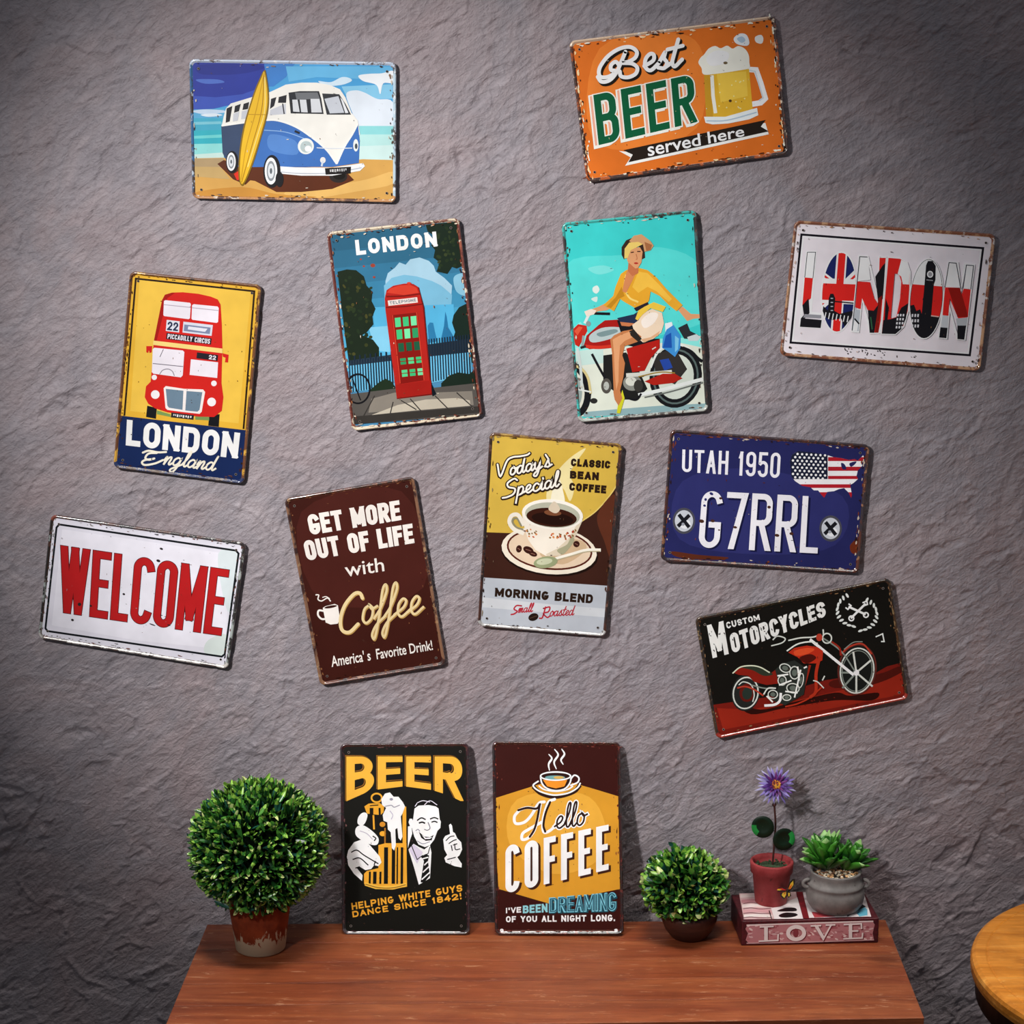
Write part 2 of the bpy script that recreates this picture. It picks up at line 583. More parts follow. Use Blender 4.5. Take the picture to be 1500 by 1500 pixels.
CUR = {
    'a': (1.05, [[(.75, .15), (.45, 0), (.15, .3), (.12, .8), (.35, 1), (.65, .7), (.8, .1), (.72, .8), (.85, 1), (1.1, .75)]]),
    'c': (.85, [[(.75, .2), (.5, 0), (.18, .35), (.2, .85), (.5, 1), (.95, .7)]]),
    'd': (1.05, [[(.72, .15), (.42, 0), (.13, .35), (.13, .85), (.38, 1), (.65, .6), (.92, -.95), (.74, .6), (.85, 1), (1.1, .75)]]),
    'e': (.8, [[(0, .8), (.5, .5), (.65, .15), (.45, 0), (.2, .3), (.2, .8), (.45, 1), (.9, .7)]]),
    'f': (.62, [[(0, .8), (.35, .3), (.68, -.6), (.62, -1), (.44, -.7), (.3, .6), (.15, 1.6), (.02, 2), (-.1, 1.7), (.15, 1.2), (.65, .8)]]),
    'g': (1.05, [[(.75, .15), (.45, 0), (.15, .3), (.12, .8), (.35, 1), (.65, .7), (.8, .1), (.65, 1.2), (.4, 1.85), (.1, 1.85), (.1, 1.55), (.6, 1.15), (1.1, .75)]]),
    'i': (.5, [[(0, .8), (.25, .05), (.2, .8), (.35, 1), (.6, .75)], [(.34, -.5), (.36, -.4)]]),
    'l': (.52, [[(0, .8), (.4, -.2), (.5, -.9), (.38, -1), (.25, -.5), (.2, .7), (.35, 1), (.6, .75)]]),
    'm': (1.15, [[(0, .5), (.15, .05), (.1, 1)], [(.1, 1), (.3, .2), (.5, .02), (.5, .3), (.42, 1)], [(.42, 1), (.65, .2), (.85, .02), (.88, .3), (.8, .85), (.95, 1), (1.2, .75)]]),
    'n': (.9, [[(0, .5), (.15, .05), (.1, 1)], [(.1, 1), (.35, .2), (.6, .02), (.65, .3), (.57, .85), (.7, 1), (.95, .75)]]),
    'o': (.82, [[(.5, 0), (.2, .2), (.12, .75), (.35, 1), (.65, .75), (.7, .25), (.5, 0), (.65, .25), (.95, .15)]]),
    'p': (.88, [[(.2, .05), (-.05, 2)], [(.1, 1), (.25, .2), (.55, 0), (.72, .3), (.6, .85), (.38, 1), (.9, .75)]]),
    's': (.75, [[(0, .85), (.4, -.1), (.45, .3), (.6, .75), (.4, 1), (.12, .88)], [(.4, 1), (.85, .75)]]),
    't': (.52, [[(.42, -.8), (.15, .7), (.3, 1), (.6, .75)], [(-.02, -.12), (.62, -.25)]]),
    'y': (.9, [[(0, .3), (.12, .05), (.1, .7), (.3, .95), (.6, .5), (.7, .05), (.55, 1.2), (.3, 1.85), (0, 1.75), (.1, 1.45), (.6, 1.0), (.95, .75)]]),
}

def flat(*a):
    return [(a[i], a[i + 1]) for i in range(0, len(a), 2)]

class Sign:
    T = 0.0020
    def __init__(self, name, label, origin, scale, corners, base, tilt=None, ink=1.0):
        """origin, scale: the frame the artwork was measured in; corners: plate corners in the photo; tilt: (point, normal) of a leaning plate"""
        self.o, self.s = origin, scale
        if tilt is None:
            pt, nrm = Vector((0, -0.0105, 0)), Vector((0, -1, 0))
        else:
            pt, nrm = tilt
        nrm = nrm.normalized()
        self.pt, self.n = pt, nrm
        self.ux = Vector((1, 0, 0))
        self.uy = nrm.cross(self.ux).normalized()
        if self.uy.z < 0:
            self.uy = -self.uy
        W = [self.world(*c) for c in corners]
        cen = sum(W, Vector()) / 4
        if tilt is not None:
            cen = cen - self.uy * (cen - (W[2] + W[3]) / 2).dot(self.uy)
        self.c = cen - nrm * self.T                        # origin on the back of the plate
        self.q = [self.loc(*c) for c in corners]
        rot = Matrix((self.ux, -nrm, self.uy)).transposed().to_euler()
        self.root = thing(name, label, 'sign', self.c, rot, 'tin signs on the plaster wall' if tilt is None else 'tin signs propped on the wooden table')
        self.edges = []
        qc = sum(self.q, Vector((0, 0))) / 4
        for i in range(4):
            a, b = self.q[i], self.q[(i + 1) % 4]
            nn = Vector((-(b - a).y, (b - a).x)).normalized()
            if nn.dot(qc - a) < 0:
                nn = -nn
            self.edges.append((a + nn * 0.0045, nn))
        self.parts = {}
        self.cur = 'printed_picture'
        self.boxes = []
        self.flat_layer = None
        self.base = base
        self.ink = ink

    def world(self, x, y):
        d = ray(x, y)
        return CAM + d * ((self.pt - CAM).dot(self.n) / d.dot(self.n))

    def loc(self, x, y):
        w = self.world(x, y) - self.c
        return Vector((w.dot(self.ux), w.dot(self.uy)))

    def P(self, x, y):
        return self.loc(self.o[0] + x * self.s, self.o[1] + y * self.s)

    def part(self, name):
        self.cur = name
        return self

    def _emit(self, col, polys):
        """polys: list of (outline [+ holes]) in artwork units; all of them share one layer"""
        pts = [p for pl in polys for lp in pl for p in lp]
        x0, x1 = min(p[0] for p in pts), max(p[0] for p in pts)
        y0, y1 = min(p[1] for p in pts), max(p[1] for p in pts)
        if self.flat_layer is not None:
            lay = self.flat_layer
        else:
            lay = 1
            for (a, b, c, d, l) in self.boxes:
                if a < x1 and b > x0 and c < y1 and d > y0:
                    lay = max(lay, l + 1)
        self.boxes.append((x0, x1, y0, y1, lay))
        V, Fc, M, mats = self.parts.setdefault(self.cur, ([], [], [], []))
        if col not in mats:
            mats.append(col)
        mi = mats.index(col)
        k = 0
        for pl in polys:
            h = -(self.T + EPS * lay + 1.6e-6 * (k % 30))      # strokes that cross never share one exact plane
            k += 1
            loops = [[Vector((p[0], p[1], 0)) for p in lp] for lp in pl]
            allp = [self.P(*p) for lp in pl for p in lp]
            raw = [p for lp in pl for p in lp]
            if len(raw) == 4 and len(pl) == 1 and self._convex(raw):
                tris = [(0, 1, 2, 3)]
            else:
                tris = tessellate_polygon(loops)
            for t in tris:
                f = self.clip([allp[i] for i in t])
                if len(f) < 3:
                    continue
                ar = sum(f[i].x * f[(i + 1) % len(f)].y - f[i].y * f[(i + 1) % len(f)].x for i in range(len(f)))
                if abs(ar) < 1e-10:
                    continue
                base = len(V)
                V.extend((p.x, h, p.y) for p in f)
                t = tuple(range(base, base + len(f)))
                Fc.append(t if ar > 0 else t[::-1])
                M.append(mi)

    def clip(self, f):
        """printing stops at the bead"""
        for a, n in self.edges:
            if not f:
                break
            out = []
            for i in range(len(f)):
                p, q = f[i], f[(i + 1) % len(f)]
                dp, dq = (p - a).dot(n), (q - a).dot(n)
                if dp >= 0:
                    out.append(p)
                if dp * dq < 0:
                    out.append(p.lerp(q, dp / (dp - dq)))
            f = out
        return f

    @staticmethod
    def _convex(p):
        s = 0
        for i in range(4):
            a, b, c = p[i], p[(i + 1) % 4], p[(i + 2) % 4]
            cr = (b[0] - a[0]) * (c[1] - b[1]) - (b[1] - a[1]) * (c[0] - b[0])
            if s * cr < 0:
                return False
            s = s or cr
        return True

    def poly(self, col, *c, smooth=False, holes=()):
        p = flat(*c) if not isinstance(c[0], (list, tuple)) else list(c[0])
        if smooth:
            p = [tuple(v) for v in catmull([Vector((a, b)) for a, b in p], True, 5)]
        self._emit(col, [[p] + [list(h) for h in holes]])

    def ell(self, col, cx, cy, rx, ry, rot=0, n=28, ring=None):
        a = math.radians(rot)
        def pts(f=1.0, r=None):
            rr = (rx, ry) if r is None else r
            return [(cx + rr[0] * math.cos(t) * math.cos(a) - rr[1] * math.sin(t) * math.sin(a), cy + rr[0] * math.cos(t) * math.sin(a) + rr[1] * math.sin(t) * math.cos(a)) for t in (2 * PI * k / n for k in range(n))]
        if ring:
            o = pts()
            i = pts(r=(rx - ring, ry - ring))
            self._emit(col, [[[o[k], o[(k + 1) % n], i[(k + 1) % n], i[k]]] for k in range(n)])
        else:
            self._emit(col, [[pts()]])

    def line(self, col, pts, w, smooth=True, closed=False, taper=0.0, shift=(0, 0), cap='butt', swell=0.0):
        if not isinstance(pts[0], (list, tuple)):
            pts = flat(*pts)
        pts = [(a + shift[0], b + shift[1]) for a, b in pts]
        if smooth and len(pts) > 2:
            pts = [tuple(v) for v in catmull([Vector(p) for p in pts], closed, 6)]
        n = len(pts)
        wd = None
        if taper or swell:
            wd = [w * (1 - taper * abs(2 * i / (n - 1) - 1) ** 1.5) for i in range(n)]
        pl = [[q] for q in stroke_polys(pts, w, cap, closed, wd)]
        if cap == 'round' and not closed:
            for p in (pts[0], pts[-1]):
                pl.append([[(p[0] + w / 2 * math.cos(k * PI / 5), p[1] + w / 2 * math.sin(k * PI / 5)) for k in range(10)]])
        self._emit(col, pl)

    def lines(self, col, lst, w, **k):
        """several strokes on one layer"""
        self._group(lambda: [self.line(col, p, w, **k) for p in lst])

    def _group(self, fn):
        keep, self._emit = self._emit, None
        acc = []
        self._emit = lambda col, polys: acc.append((col, polys))
        fn()
        del self._emit
        cols = {}
        for c, p in acc:
            cols.setdefault(c, []).extend(p)
        for c, p in cols.items():
            self._emit(c, p)

    def text(self, col, s, quad, w, gap=0.2, shift=(0, 0), wx=1.0, grow=0.0, slab=False):
        """stroke capitals filling a quad (tl, tr, br, bl) or a mapping function (s,t)->(x,y); grow widens every stroke evenly"""
        if callable(quad):
            fn = quad
        else:
            q = [Vector(p) for p in (flat(*quad) if not isinstance(quad[0], (tuple, list)) else quad)]
            fn = lambda a, b: tuple((q[0] * (1 - a) + q[1] * a) * (1 - b) + (q[3] * (1 - a) + q[2] * a) * b)
        Wd = (Vector(fn(1, .5)) - Vector(fn(0, .5))).length
        Hd = ((Vector(fn(0, 1)) - Vector(fn(0, 0))).length + (Vector(fn(1, 1)) - Vector(fn(1, 0))).length) / 2
        ws = [WID.get(c, 1.0) for c in s]
        tot = sum(ws) + gap * (len(s) - 1)
        unit = Wd / tot
        x = 0.0
        polys = []
        for c, lw in zip(s, ws):
            if c != ' ':
                lwp = lw * unit
                hw = w / 2
                for st in split_sharp(glyph(c, max(0.05, (lwp - w) / max(1e-6, Hd - w))), lwp - w, Hd - w):
                    pp = [(hw + px * (lwp - w), hw + py * (Hd - w)) for px, py in st]
                    for qd in stroke_polys(pp, w + 2 * grow, 'square'):
                        for ax, lim, kg in ((1, -grow, True), (1, Hd + grow, False), (0, -grow - .15 * w, True), (0, lwp + grow + .15 * w, False)):
                            if qd:
                                qd = clip_axis(qd, ax, lim, kg)
                        if len(qd) < 3:
                            continue
                        res = []
                        for a, b in qd:
                            v = fn((x + a) / Wd, b / Hd)
                            res.append((v[0] + shift[0], v[1] + shift[1]))
                        polys.append([res])
            x += (lw + gap) * unit
        self._emit(col, polys)

    def cursive(self, col, s, x, y, xh, w, ang=0.0, slant=0.25, sx=1.0, shift=(0, 0)):
        """joined handwriting; (x, y) baseline start, xh the height of a small letter"""
        c, sn = math.cos(math.radians(ang)), math.sin(math.radians(ang))
        polys = []
        adv = 0.0
        for ch in s:
            if ch == ' ':
                adv += .6
                continue
            wd, strokes = CUR[ch]
            for st in strokes:
                pts = []
                for px, py in st:
                    u = (adv + px) * xh * sx + (1 - py) * xh * slant
                    v = (py - 1) * xh
                    pts.append(Vector((x + u * c - v * sn + shift[0], y + u * sn + v * c + shift[1])))
                pts = [tuple(p) for p in catmull(pts, False, 5)] if len(pts) > 2 else [tuple(p) for p in pts]
                polys += [[q] for q in stroke_polys(pts, w, 'square')]
            adv += wd
        self._emit(col, polys)

    def font(self, col, s, quad, bold=0.0, shift=(0, 0)):
        """lower-case lettering from Blender's own typeface, fitted to a quad"""
        cu = bpy.data.curves.new('lettering', 'FONT')
        cu.body = s
        cu.offset = bold
        cu.resolution_u = 3
        ob = bpy.data.objects.new('lettering', cu)
        COL.objects.link(ob)
        dg = bpy.context.evaluated_depsgraph_get()
        me = bpy.data.meshes.new_from_object(ob.evaluated_get(dg))
        vs = [v.co.copy() for v in me.vertices]
        fs = [tuple(p.vertices) for p in me.polygons]
        bpy.data.objects.remove(ob)
        bpy.data.curves.remove(cu)
        bpy.data.meshes.remove(me)
        x0, x1 = min(v.x for v in vs), max(v.x for v in vs)
        y0, y1 = min(v.y for v in vs), max(v.y for v in vs)
        q = [Vector(p) for p in flat(*quad)]
        def fn(v):
            a, b = (v.x - x0) / (x1 - x0), (y1 - v.y) / (y1 - y0)
            r = (q[0] * (1 - a) + q[1] * a) * (1 - b) + (q[3] * (1 - a) + q[2] * a) * b
            return (r.x + shift[0], r.y + shift[1])
        self._emit(col, [[[fn(vs[i]) for i in f]] for f in fs])

    def wear(self, cols, n, seed, band=0.012, size=1.6):
        """ragged chips and rust spots along the edge of the print"""
        rnd = random.Random(seed)
        V, Fc, M, mats = self.parts.setdefault('printed_picture', ([], [], [], []))
        q = self.q
        lay = max(b[4] for b in self.boxes) + 1 if self.boxes else 1
        for k in range(n):
            e = rnd.randrange(4)
            t = rnd.random()
            a, b = q[e], q[(e + 1) % 4]
            p = a.lerp(b, t)
            c = (q[0] + q[1] + q[2] + q[3]) / 4
            nn = Vector((-(b - a).y, (b - a).x)).normalized()
            if nn.dot(c - a) < 0:
                nn = -nn
            if rnd.random() < 0.25:
                p = p.lerp(c, rnd.uniform(0.1, 0.9))
                r = rnd.uniform(0.0004, 0.0010)
            else:
                p = p + nn * (0.0048 + abs(rnd.gauss(0, 0.0024)))
                r = rnd.uniform(0.0006, 0.0011) * size
            col = rnd.choice(cols)
            if col not in mats:
                mats.append(col)
            base = len(V)
            m = 8
            tx = (b - a).normalized()
            sx, sy = r * rnd.uniform(0.7, 2.6), r * rnd.uniform(0.35, 0.8)
            for i in range(m):
                rr = rnd.uniform(0.5, 1.25)
                w = p + tx * (sx * rr * math.cos(2 * PI * i / m)) + Vector((-tx.y, tx.x)) * (sy * rr * math.sin(2 * PI * i / m))
                V.append((w.x, -(self.T + EPS * lay + 0.000002 * (k % 25)), w.y))
            f = tuple(range(base, base + m))
            ar = sum(V[base + i][0] * V[base + (i + 1) % m][2] - V[base + i][2] * V[base + (i + 1) % m][0] for i in range(m))
            Fc.append(f if ar > 0 else f[::-1])
            M.append(mats.index(col))

    def holes(self, col='#17110f'):
        for i in range(4):
            a = self.q[i]
            u = (self.q[(i + 1) % 4] - a).normalized() * 0.0135 + (self.q[i - 1] - a).normalized() * 0.0135
            V, Fc, M, mats = self.parts.setdefault('printed_picture', ([], [], [], []))
            for cc, r, h in (('#8d837c', 0.0019, 1), (col, 0.0014, 2)):
                if cc not in mats:
                    mats.append(cc)
                base = len(V)
                lay = max(b[4] for b in self.boxes) if self.boxes else 1
                for k in range(12):
                    V.append((a.x + u.x + r * math.cos(PI * k / 6), -(self.T + EPS * (lay + 1 + h)), a.y + u.y + r * math.sin(PI * k / 6)))
                Fc.append(tuple(range(base, base + 12)))
                M.append(mats.index(cc))

    def finish(self, rims, holes=True):
        """plate, raised bead round its edge, then the printed parts. rims: [(test(u, v), material)] with u, v in 0..1 from the top left"""
        if holes:
            self.holes()
        T = self.T
        prof = [(0.0010, 0.0), (0.0, 0.0006), (0.0, 0.0020), (0.0003, 0.0031), (0.0009, 0.0039), (0.0016, 0.0043), (0.0024, 0.0042), (0.0031, 0.0037), (0.0037, 0.0030), (0.0043, 0.0024), (0.0050, T)]
        R = 0.0085
        bm = bmesh.new()
        rings = []
        for d, h in prof:
            rings.append([bm.verts.new((p.x, -h, p.y)) for p in inset_outline(self.q, d, R - d * 0.55)])
        n = len(rings[0])
        for A, B in zip(rings, rings[1:]):
            for i in range(n):
                bm.faces.new((A[i], A[(i + 1) % n], B[(i + 1) % n], B[i]))
        bm.normal_update()
        bmesh.ops.recalc_face_normals(bm, faces=bm.faces)
        if sum(f.normal.y * f.calc_area() for f in bm.faces) > 0:
            bmesh.ops.reverse_faces(bm, faces=bm.faces)
        mats = []
        for _, m in rims:
            mats.append(rim_mat(*m))
        q = self.q
        ex, ey = q[1] - q[0], q[3] - q[0]
        den = ex.x * ey.y - ex.y * ey.x
        for f in bm.faces:
            c = f.calc_center_median()
            d = Vector((c.x, c.z)) - q[0]
            u, v = (d.x * ey.y - d.y * ey.x) / den, (ex.x * d.y - ex.y * d.x) / den
            for k, (t, _) in enumerate(rims):
                if t(u, v):
                    f.material_index = k
                    break
        bm_obj('rim', bm, mats, self.root, smooth=True, recalc=False)
        fld = inset_outline(q, 0.0047, R - 0.0047 * 0.55)
        bk = inset_outline(q, 0.0012, R - 0.0012 * 0.55)
        v = [(p.x, -T, p.y) for p in fld] + [(p.x, 0, p.y) for p in bk]
        mesh_obj('plate', v, [tuple(range(n))[::-1], tuple(range(n, 2 * n))], print_mat(self.base, self.ink), self.root)
        for name, (V, Fc, M, cols) in self.parts.items():
            mesh_obj(name, V, Fc, [print_mat(c, self.ink) for c in cols], self.root, M)

ALL = lambda u, v: True


class Decal(Sign):
    """print on a face of another object"""
    def __init__(self, origin, scale, pt, nrm, ux, parent):
        self.o, self.s, self.pt, self.n = origin, scale, pt, nrm.normalized()
        self.ux = ux.normalized()
        self.uy = self.n.cross(self.ux).normalized()
        self.c = pt.copy()
        self.edges, self.parts, self.boxes, self.flat_layer = [], {}, [], None
        self.cur = 'printed_picture'
        self.T = 0.0004
        self.root = parent
        self.base = None
        self.ink = 1.0

    def finish(self):
        off = self.root.location
        for name, (V, Fc, M, cols) in self.parts.items():
            W = [self.c + self.ux * v[0] + self.uy * v[2] - self.n * v[1] - off for v in V]
            mesh_obj(name, W, Fc, [print_mat(c, self.ink) for c in cols], self.root, M)
def dashes(S, col, x, y, L, w, ang, seed, h):
    """worn, unreadable small print: short upright strokes"""
    rnd = random.Random(seed)
    c, s = math.cos(math.radians(ang)), math.sin(math.radians(ang))
    t = 0
    pls = []
    while t < L:
        a = rnd.uniform(.5, 1.1) * w
        hh = h * rnd.uniform(.6, 1)
        pls.append([[(x + t * c, y + t * s), (x + (t + a) * c, y + (t + a) * s), (x + (t + a) * c - hh * s, y + (t + a) * s + hh * c), (x + t * c - hh * s, y + t * s + hh * c)]])
        t += a + rnd.uniform(.5, .9) * w
    S._emit(col, pls)

# ============ 1: camper van on a beach
def sign_van():
    S = Sign('tin_sign', 'tin sign with a blue and white van and yellow surfboard on a beach', (260, 70), .22667,
             [(277, 86.3), (580.7, 90.9), (580, 296.7), (282, 291)], '#4a9fd6', ink=0.90)
    S.poly('#2b3a9a', 90, 80, 660, 80, 610, 180, 570, 260, 480, 310, 380, 345, 250, 380, 90, 392)
    S.poly('#3c55b4', 90, 310, 250, 320, 420, 300, 560, 250, 480, 330, 330, 372, 230, 395, 90, 400)
    S.poly('#24308a', 150, 110, 480, 105, 560, 130, 430, 165, 260, 175, 140, 165, smooth=True)
    S.poly('#4f6fc4', 120, 205, 260, 205, 300, 225, 180, 232, smooth=True)
    S.poly('#3f7fc8', 560, 105, 760, 100, 700, 190, 620, 250, 580, 250)
    S.poly('#66b4e0', 700, 120, 1390, 120, 1390, 210, 900, 190, 720, 220)
    S.poly('#86c6e6', 1060, 250, 1390, 235, 1390, 330, 1100, 330)
    S.poly('#dfe7f0', 1090, 300, 1150, 275, 1210, 290, 1290, 330, 1390, 350, 1395, 520, 1180, 520, 1130, 420, smooth=True)
    S.poly('#eef2f6', 1170, 180, 1240, 168, 1320, 165, 1395, 150, 1395, 225, 1330, 230, 1310, 300, 1285, 240, 1200, 215, smooth=True)
    S.poly('#cfe3f0', 910, 215, 990, 222, 1060, 190, 1110, 195, 1125, 215, 1060, 240, 960, 245, smooth=True)
    S.poly('#5aa9d2', 90, 400, 300, 392, 320, 440, 300, 460, 90, 460)
    S.poly('#c3d6ea', 95, 408, 180, 398, 300, 405, 310, 418, 180, 428, 120, 420, smooth=True)
    S.poly('#dbe6ef', 150, 432, 240, 424, 290, 436, 200, 446, smooth=True)
    S.poly('#46a9c4', 90, 455, 300, 455, 300, 540, 90, 540)
    S.poly('#7cc4d4', 95, 480, 280, 475, 290, 492, 100, 498)
    S.poly('#37b0bf', 90, 535, 300, 530, 300, 625, 90, 630)
    S.poly('#6fd0d0', 100, 570, 290, 560, 290, 580, 100, 588)
    S.poly('#8fd9d6', 90, 622, 300, 618, 300, 690, 90, 700)
    S.poly('#c9e4dc', 95, 690, 300, 676, 300, 730, 95, 730)
    S.poly('#8fd6d8', 1165, 505, 1400, 505, 1400, 570, 1165, 570)
    S.poly('#b9e4e0', 1165, 560, 1400, 560, 1400, 640, 1165, 650)
    S.poly('#cfeae6', 1165, 636, 1400, 628, 1400, 735, 1165, 735)
    S.poly('#d6a355', 90, 715, 300, 710, 560, 770, 1200, 720, 1400, 725, 1420, 990, 90, 975)
    S.poly('#b49a72', 95, 718, 300, 712, 290, 790, 95, 800)
    S.poly('#c7a66c', 95, 768, 280, 770, 340, 850, 95, 830)
    S.poly('#e6b768', 700, 930, 1180, 860, 1390, 800, 1390, 880, 1150, 930, 850, 975, smooth=True)
    S.poly('#c98d3c', 130, 930, 420, 900, 640, 945, 900, 965, 600, 985, 200, 965, smooth=True)
    S.poly('#5c2c16', 258, 750, 300, 725, 420, 760, 700, 760, 1080, 790, 1142, 855, 1000, 912, 800, 932, 640, 932, 500, 860, 470, 856, 440, 885, 360, 850)
    # van
    S.poly('#efece4', 283, 520, 300, 440, 314, 392, 345, 360, 470, 322, 600, 285, 650, 262, 700, 238, 800, 225, 900, 225, 985, 240, 1050, 268, 1085, 320, 1125, 420, 1165, 470, 1180, 560, 1100, 660, 1040, 755, 960, 660, 760, 520, 560, 490)
    S.poly('#3f70b8', 283, 505, 560, 470, 650, 472, 760, 510, 850, 570, 950, 650, 1030, 752, 1080, 640, 1130, 560, 1166, 488, 1178, 600, 1172, 745, 1000, 770, 650, 770, 545, 770, 400, 772, 320, 735, 292, 680)
    S.poly('#3a4a68', 283, 505, 440, 488, 450, 760, 390, 760, 320, 735, 292, 680)
    S.poly('#5585c8', 600, 560, 760, 600, 770, 690, 600, 660, smooth=True)
    S.line('#8fb4e0', [(560, 532), (700, 545), (830, 590)], 5)
    S.line('#f4f2ec', [(285, 503), (420, 484), (560, 468), (650, 470), (760, 508), (860, 572), (960, 655), (1030, 750)], 12)
    S.line('#f4f2ec', [(1030, 750), (1080, 640), (1130, 560), (1166, 490)], 10)
    for a in ((318, 392, 355, 376, 338, 476, 312, 484), (372, 376, 410, 362, 398, 410, 366, 420), (428, 362, 464, 350, 456, 396, 420, 402), (605, 330, 640, 318, 625, 376, 598, 396), (655, 318, 706, 304, 702, 356, 650, 356)):
        S.poly('#25252a', *a)
    for a in ((362, 425, 400, 412, 390, 470, 358, 476), (416, 410, 456, 400, 446, 455, 412, 462), (600, 402, 700, 360, 702, 428, 596, 436)):
        S.poly('#c9cbd2', *a)
    S.line('#3a3a40', [(680, 360), (690, 428)], 8)
    S.poly('#2c2d32', 718, 290, 790, 280, 915, 280, 930, 330, 945, 428, 732, 424)
    S.poly('#6e7074', 760, 290, 905, 288, 920, 330, 770, 335)
    for a in ((742, 335, 776, 335, 790, 415, 748, 412), (790, 335, 832, 335, 842, 418, 800, 416), (860, 330, 918, 330, 934, 418, 866, 418)):
        S.poly('#d4d6da', *a)
    S.poly('#34363a', 935, 295, 1045, 300, 1085, 360, 1122, 432, 965, 432)
    S.poly('#c6cad2', 950, 330, 1040, 312, 1078, 420, 985, 424)
    S.poly('#e2e4e8', 1052, 320, 1070, 340, 1105, 420, 1085, 422)
    S.ell('#e9ece8', 830, 636, 52, 52)
    S.ell('#b5c4c4', 832, 640, 38, 38)
    S.ell('#efefef', 845, 652, 22, 20)
    S.ell('#e9ece8', 1153, 630, 17, 40)
    S.ell('#46505a', 1155, 636, 9, 18)
    S.ell('#e9e4e0', 940, 726, 18, 20)
    S.line('#cfd8e4', [(940, 730), (932, 765)], 12)
    S.line('#23262c', [(758, 538), (790, 552)], 14)
    S.line('#d8dde4', [(900, 646), (1000, 650), (1130, 648)], 6)
    S.ell('#2b2523', 1040, 832, 58, 40)
    S.ell('#17130f', 1045, 826, 40, 26)
    S.poly('#f2f1f0', 640, 765, 760, 772, 1000, 775, 1200, 745, 1212, 765, 1180, 795, 1000, 826, 800, 826, 655, 812)
    S.line('#b4bac4', [(650, 800), (800, 812), (1000, 808), (1190, 775)], 6)
    S.poly('#1d1a1a', 953, 778, 1122, 768, 1120, 812, 958, 820)
    dashes(S, '#d9d9d9', 985, 786, 110, 9, -4, 3, 20)
    for cx, cy, rx, ry in ((605, 796, 56, 106), (348, 736, 40, 72)):
        S.ell('#1c1b1e', cx + 6, cy + 2, rx, ry)
        S.ell('#f0f0f0', cx, cy, rx * .72, ry * .82)
        S.ell('#8b9196', cx, cy, rx * .5, ry * .62)
        S.ell('#d8dcdf', cx, cy, rx * .36, ry * .46)
        S.ell('#5d646a', cx, cy, rx * .14, ry * .18)
    S.ell('#1c1b1e', 660, 850, 26, 50)
    # surfboard
    S.poly('#e2331f', 365, 815, 400, 792, 418, 800, 410, 850, 385, 856)
    S.poly('#8a6a12', 558, 150, 572, 156, 592, 300, 585, 420, 548, 560, 486, 760, 425, 890, 395, 830, 402, 660, 432, 490, 490, 300, 540, 180, smooth=True)
    S.poly('#ecbb2a', 563, 158, 582, 300, 574, 420, 538, 560, 478, 750, 422, 878, 404, 820, 412, 660, 442, 490, 500, 300, 545, 190, smooth=True)
    S.line('#a8780e', [(560, 165), (545, 400), (480, 640), (415, 870)], 5)
    S.line('#c9971a', [(560, 165), (510, 400), (445, 640), (412, 850)], 5)
    S.line('#f6dc7c', [(565, 190), (565, 400), (520, 560), (455, 770)], 7)
    S.line('#b98a1c', [(455, 430), (575, 432)], 4)
    S.wear(['#8c6e58', '#3c2c24', '#d8cbb8'], 90, 1)
    S.finish([(lambda u, v: v < .04, ('#c8d4e6', '#5a4032', '#e8e8ea', .10)), (lambda u, v: v > .75, ('#c08a58', '#5a3422', '#d8c8b4', .35)), (lambda u, v: u < .5, ('#3f6f9e', '#4a3a30', '#b8c4d0', .3)), (ALL, ('#b9cfdc', '#4e3c34', '#dfe4e8', .25))])

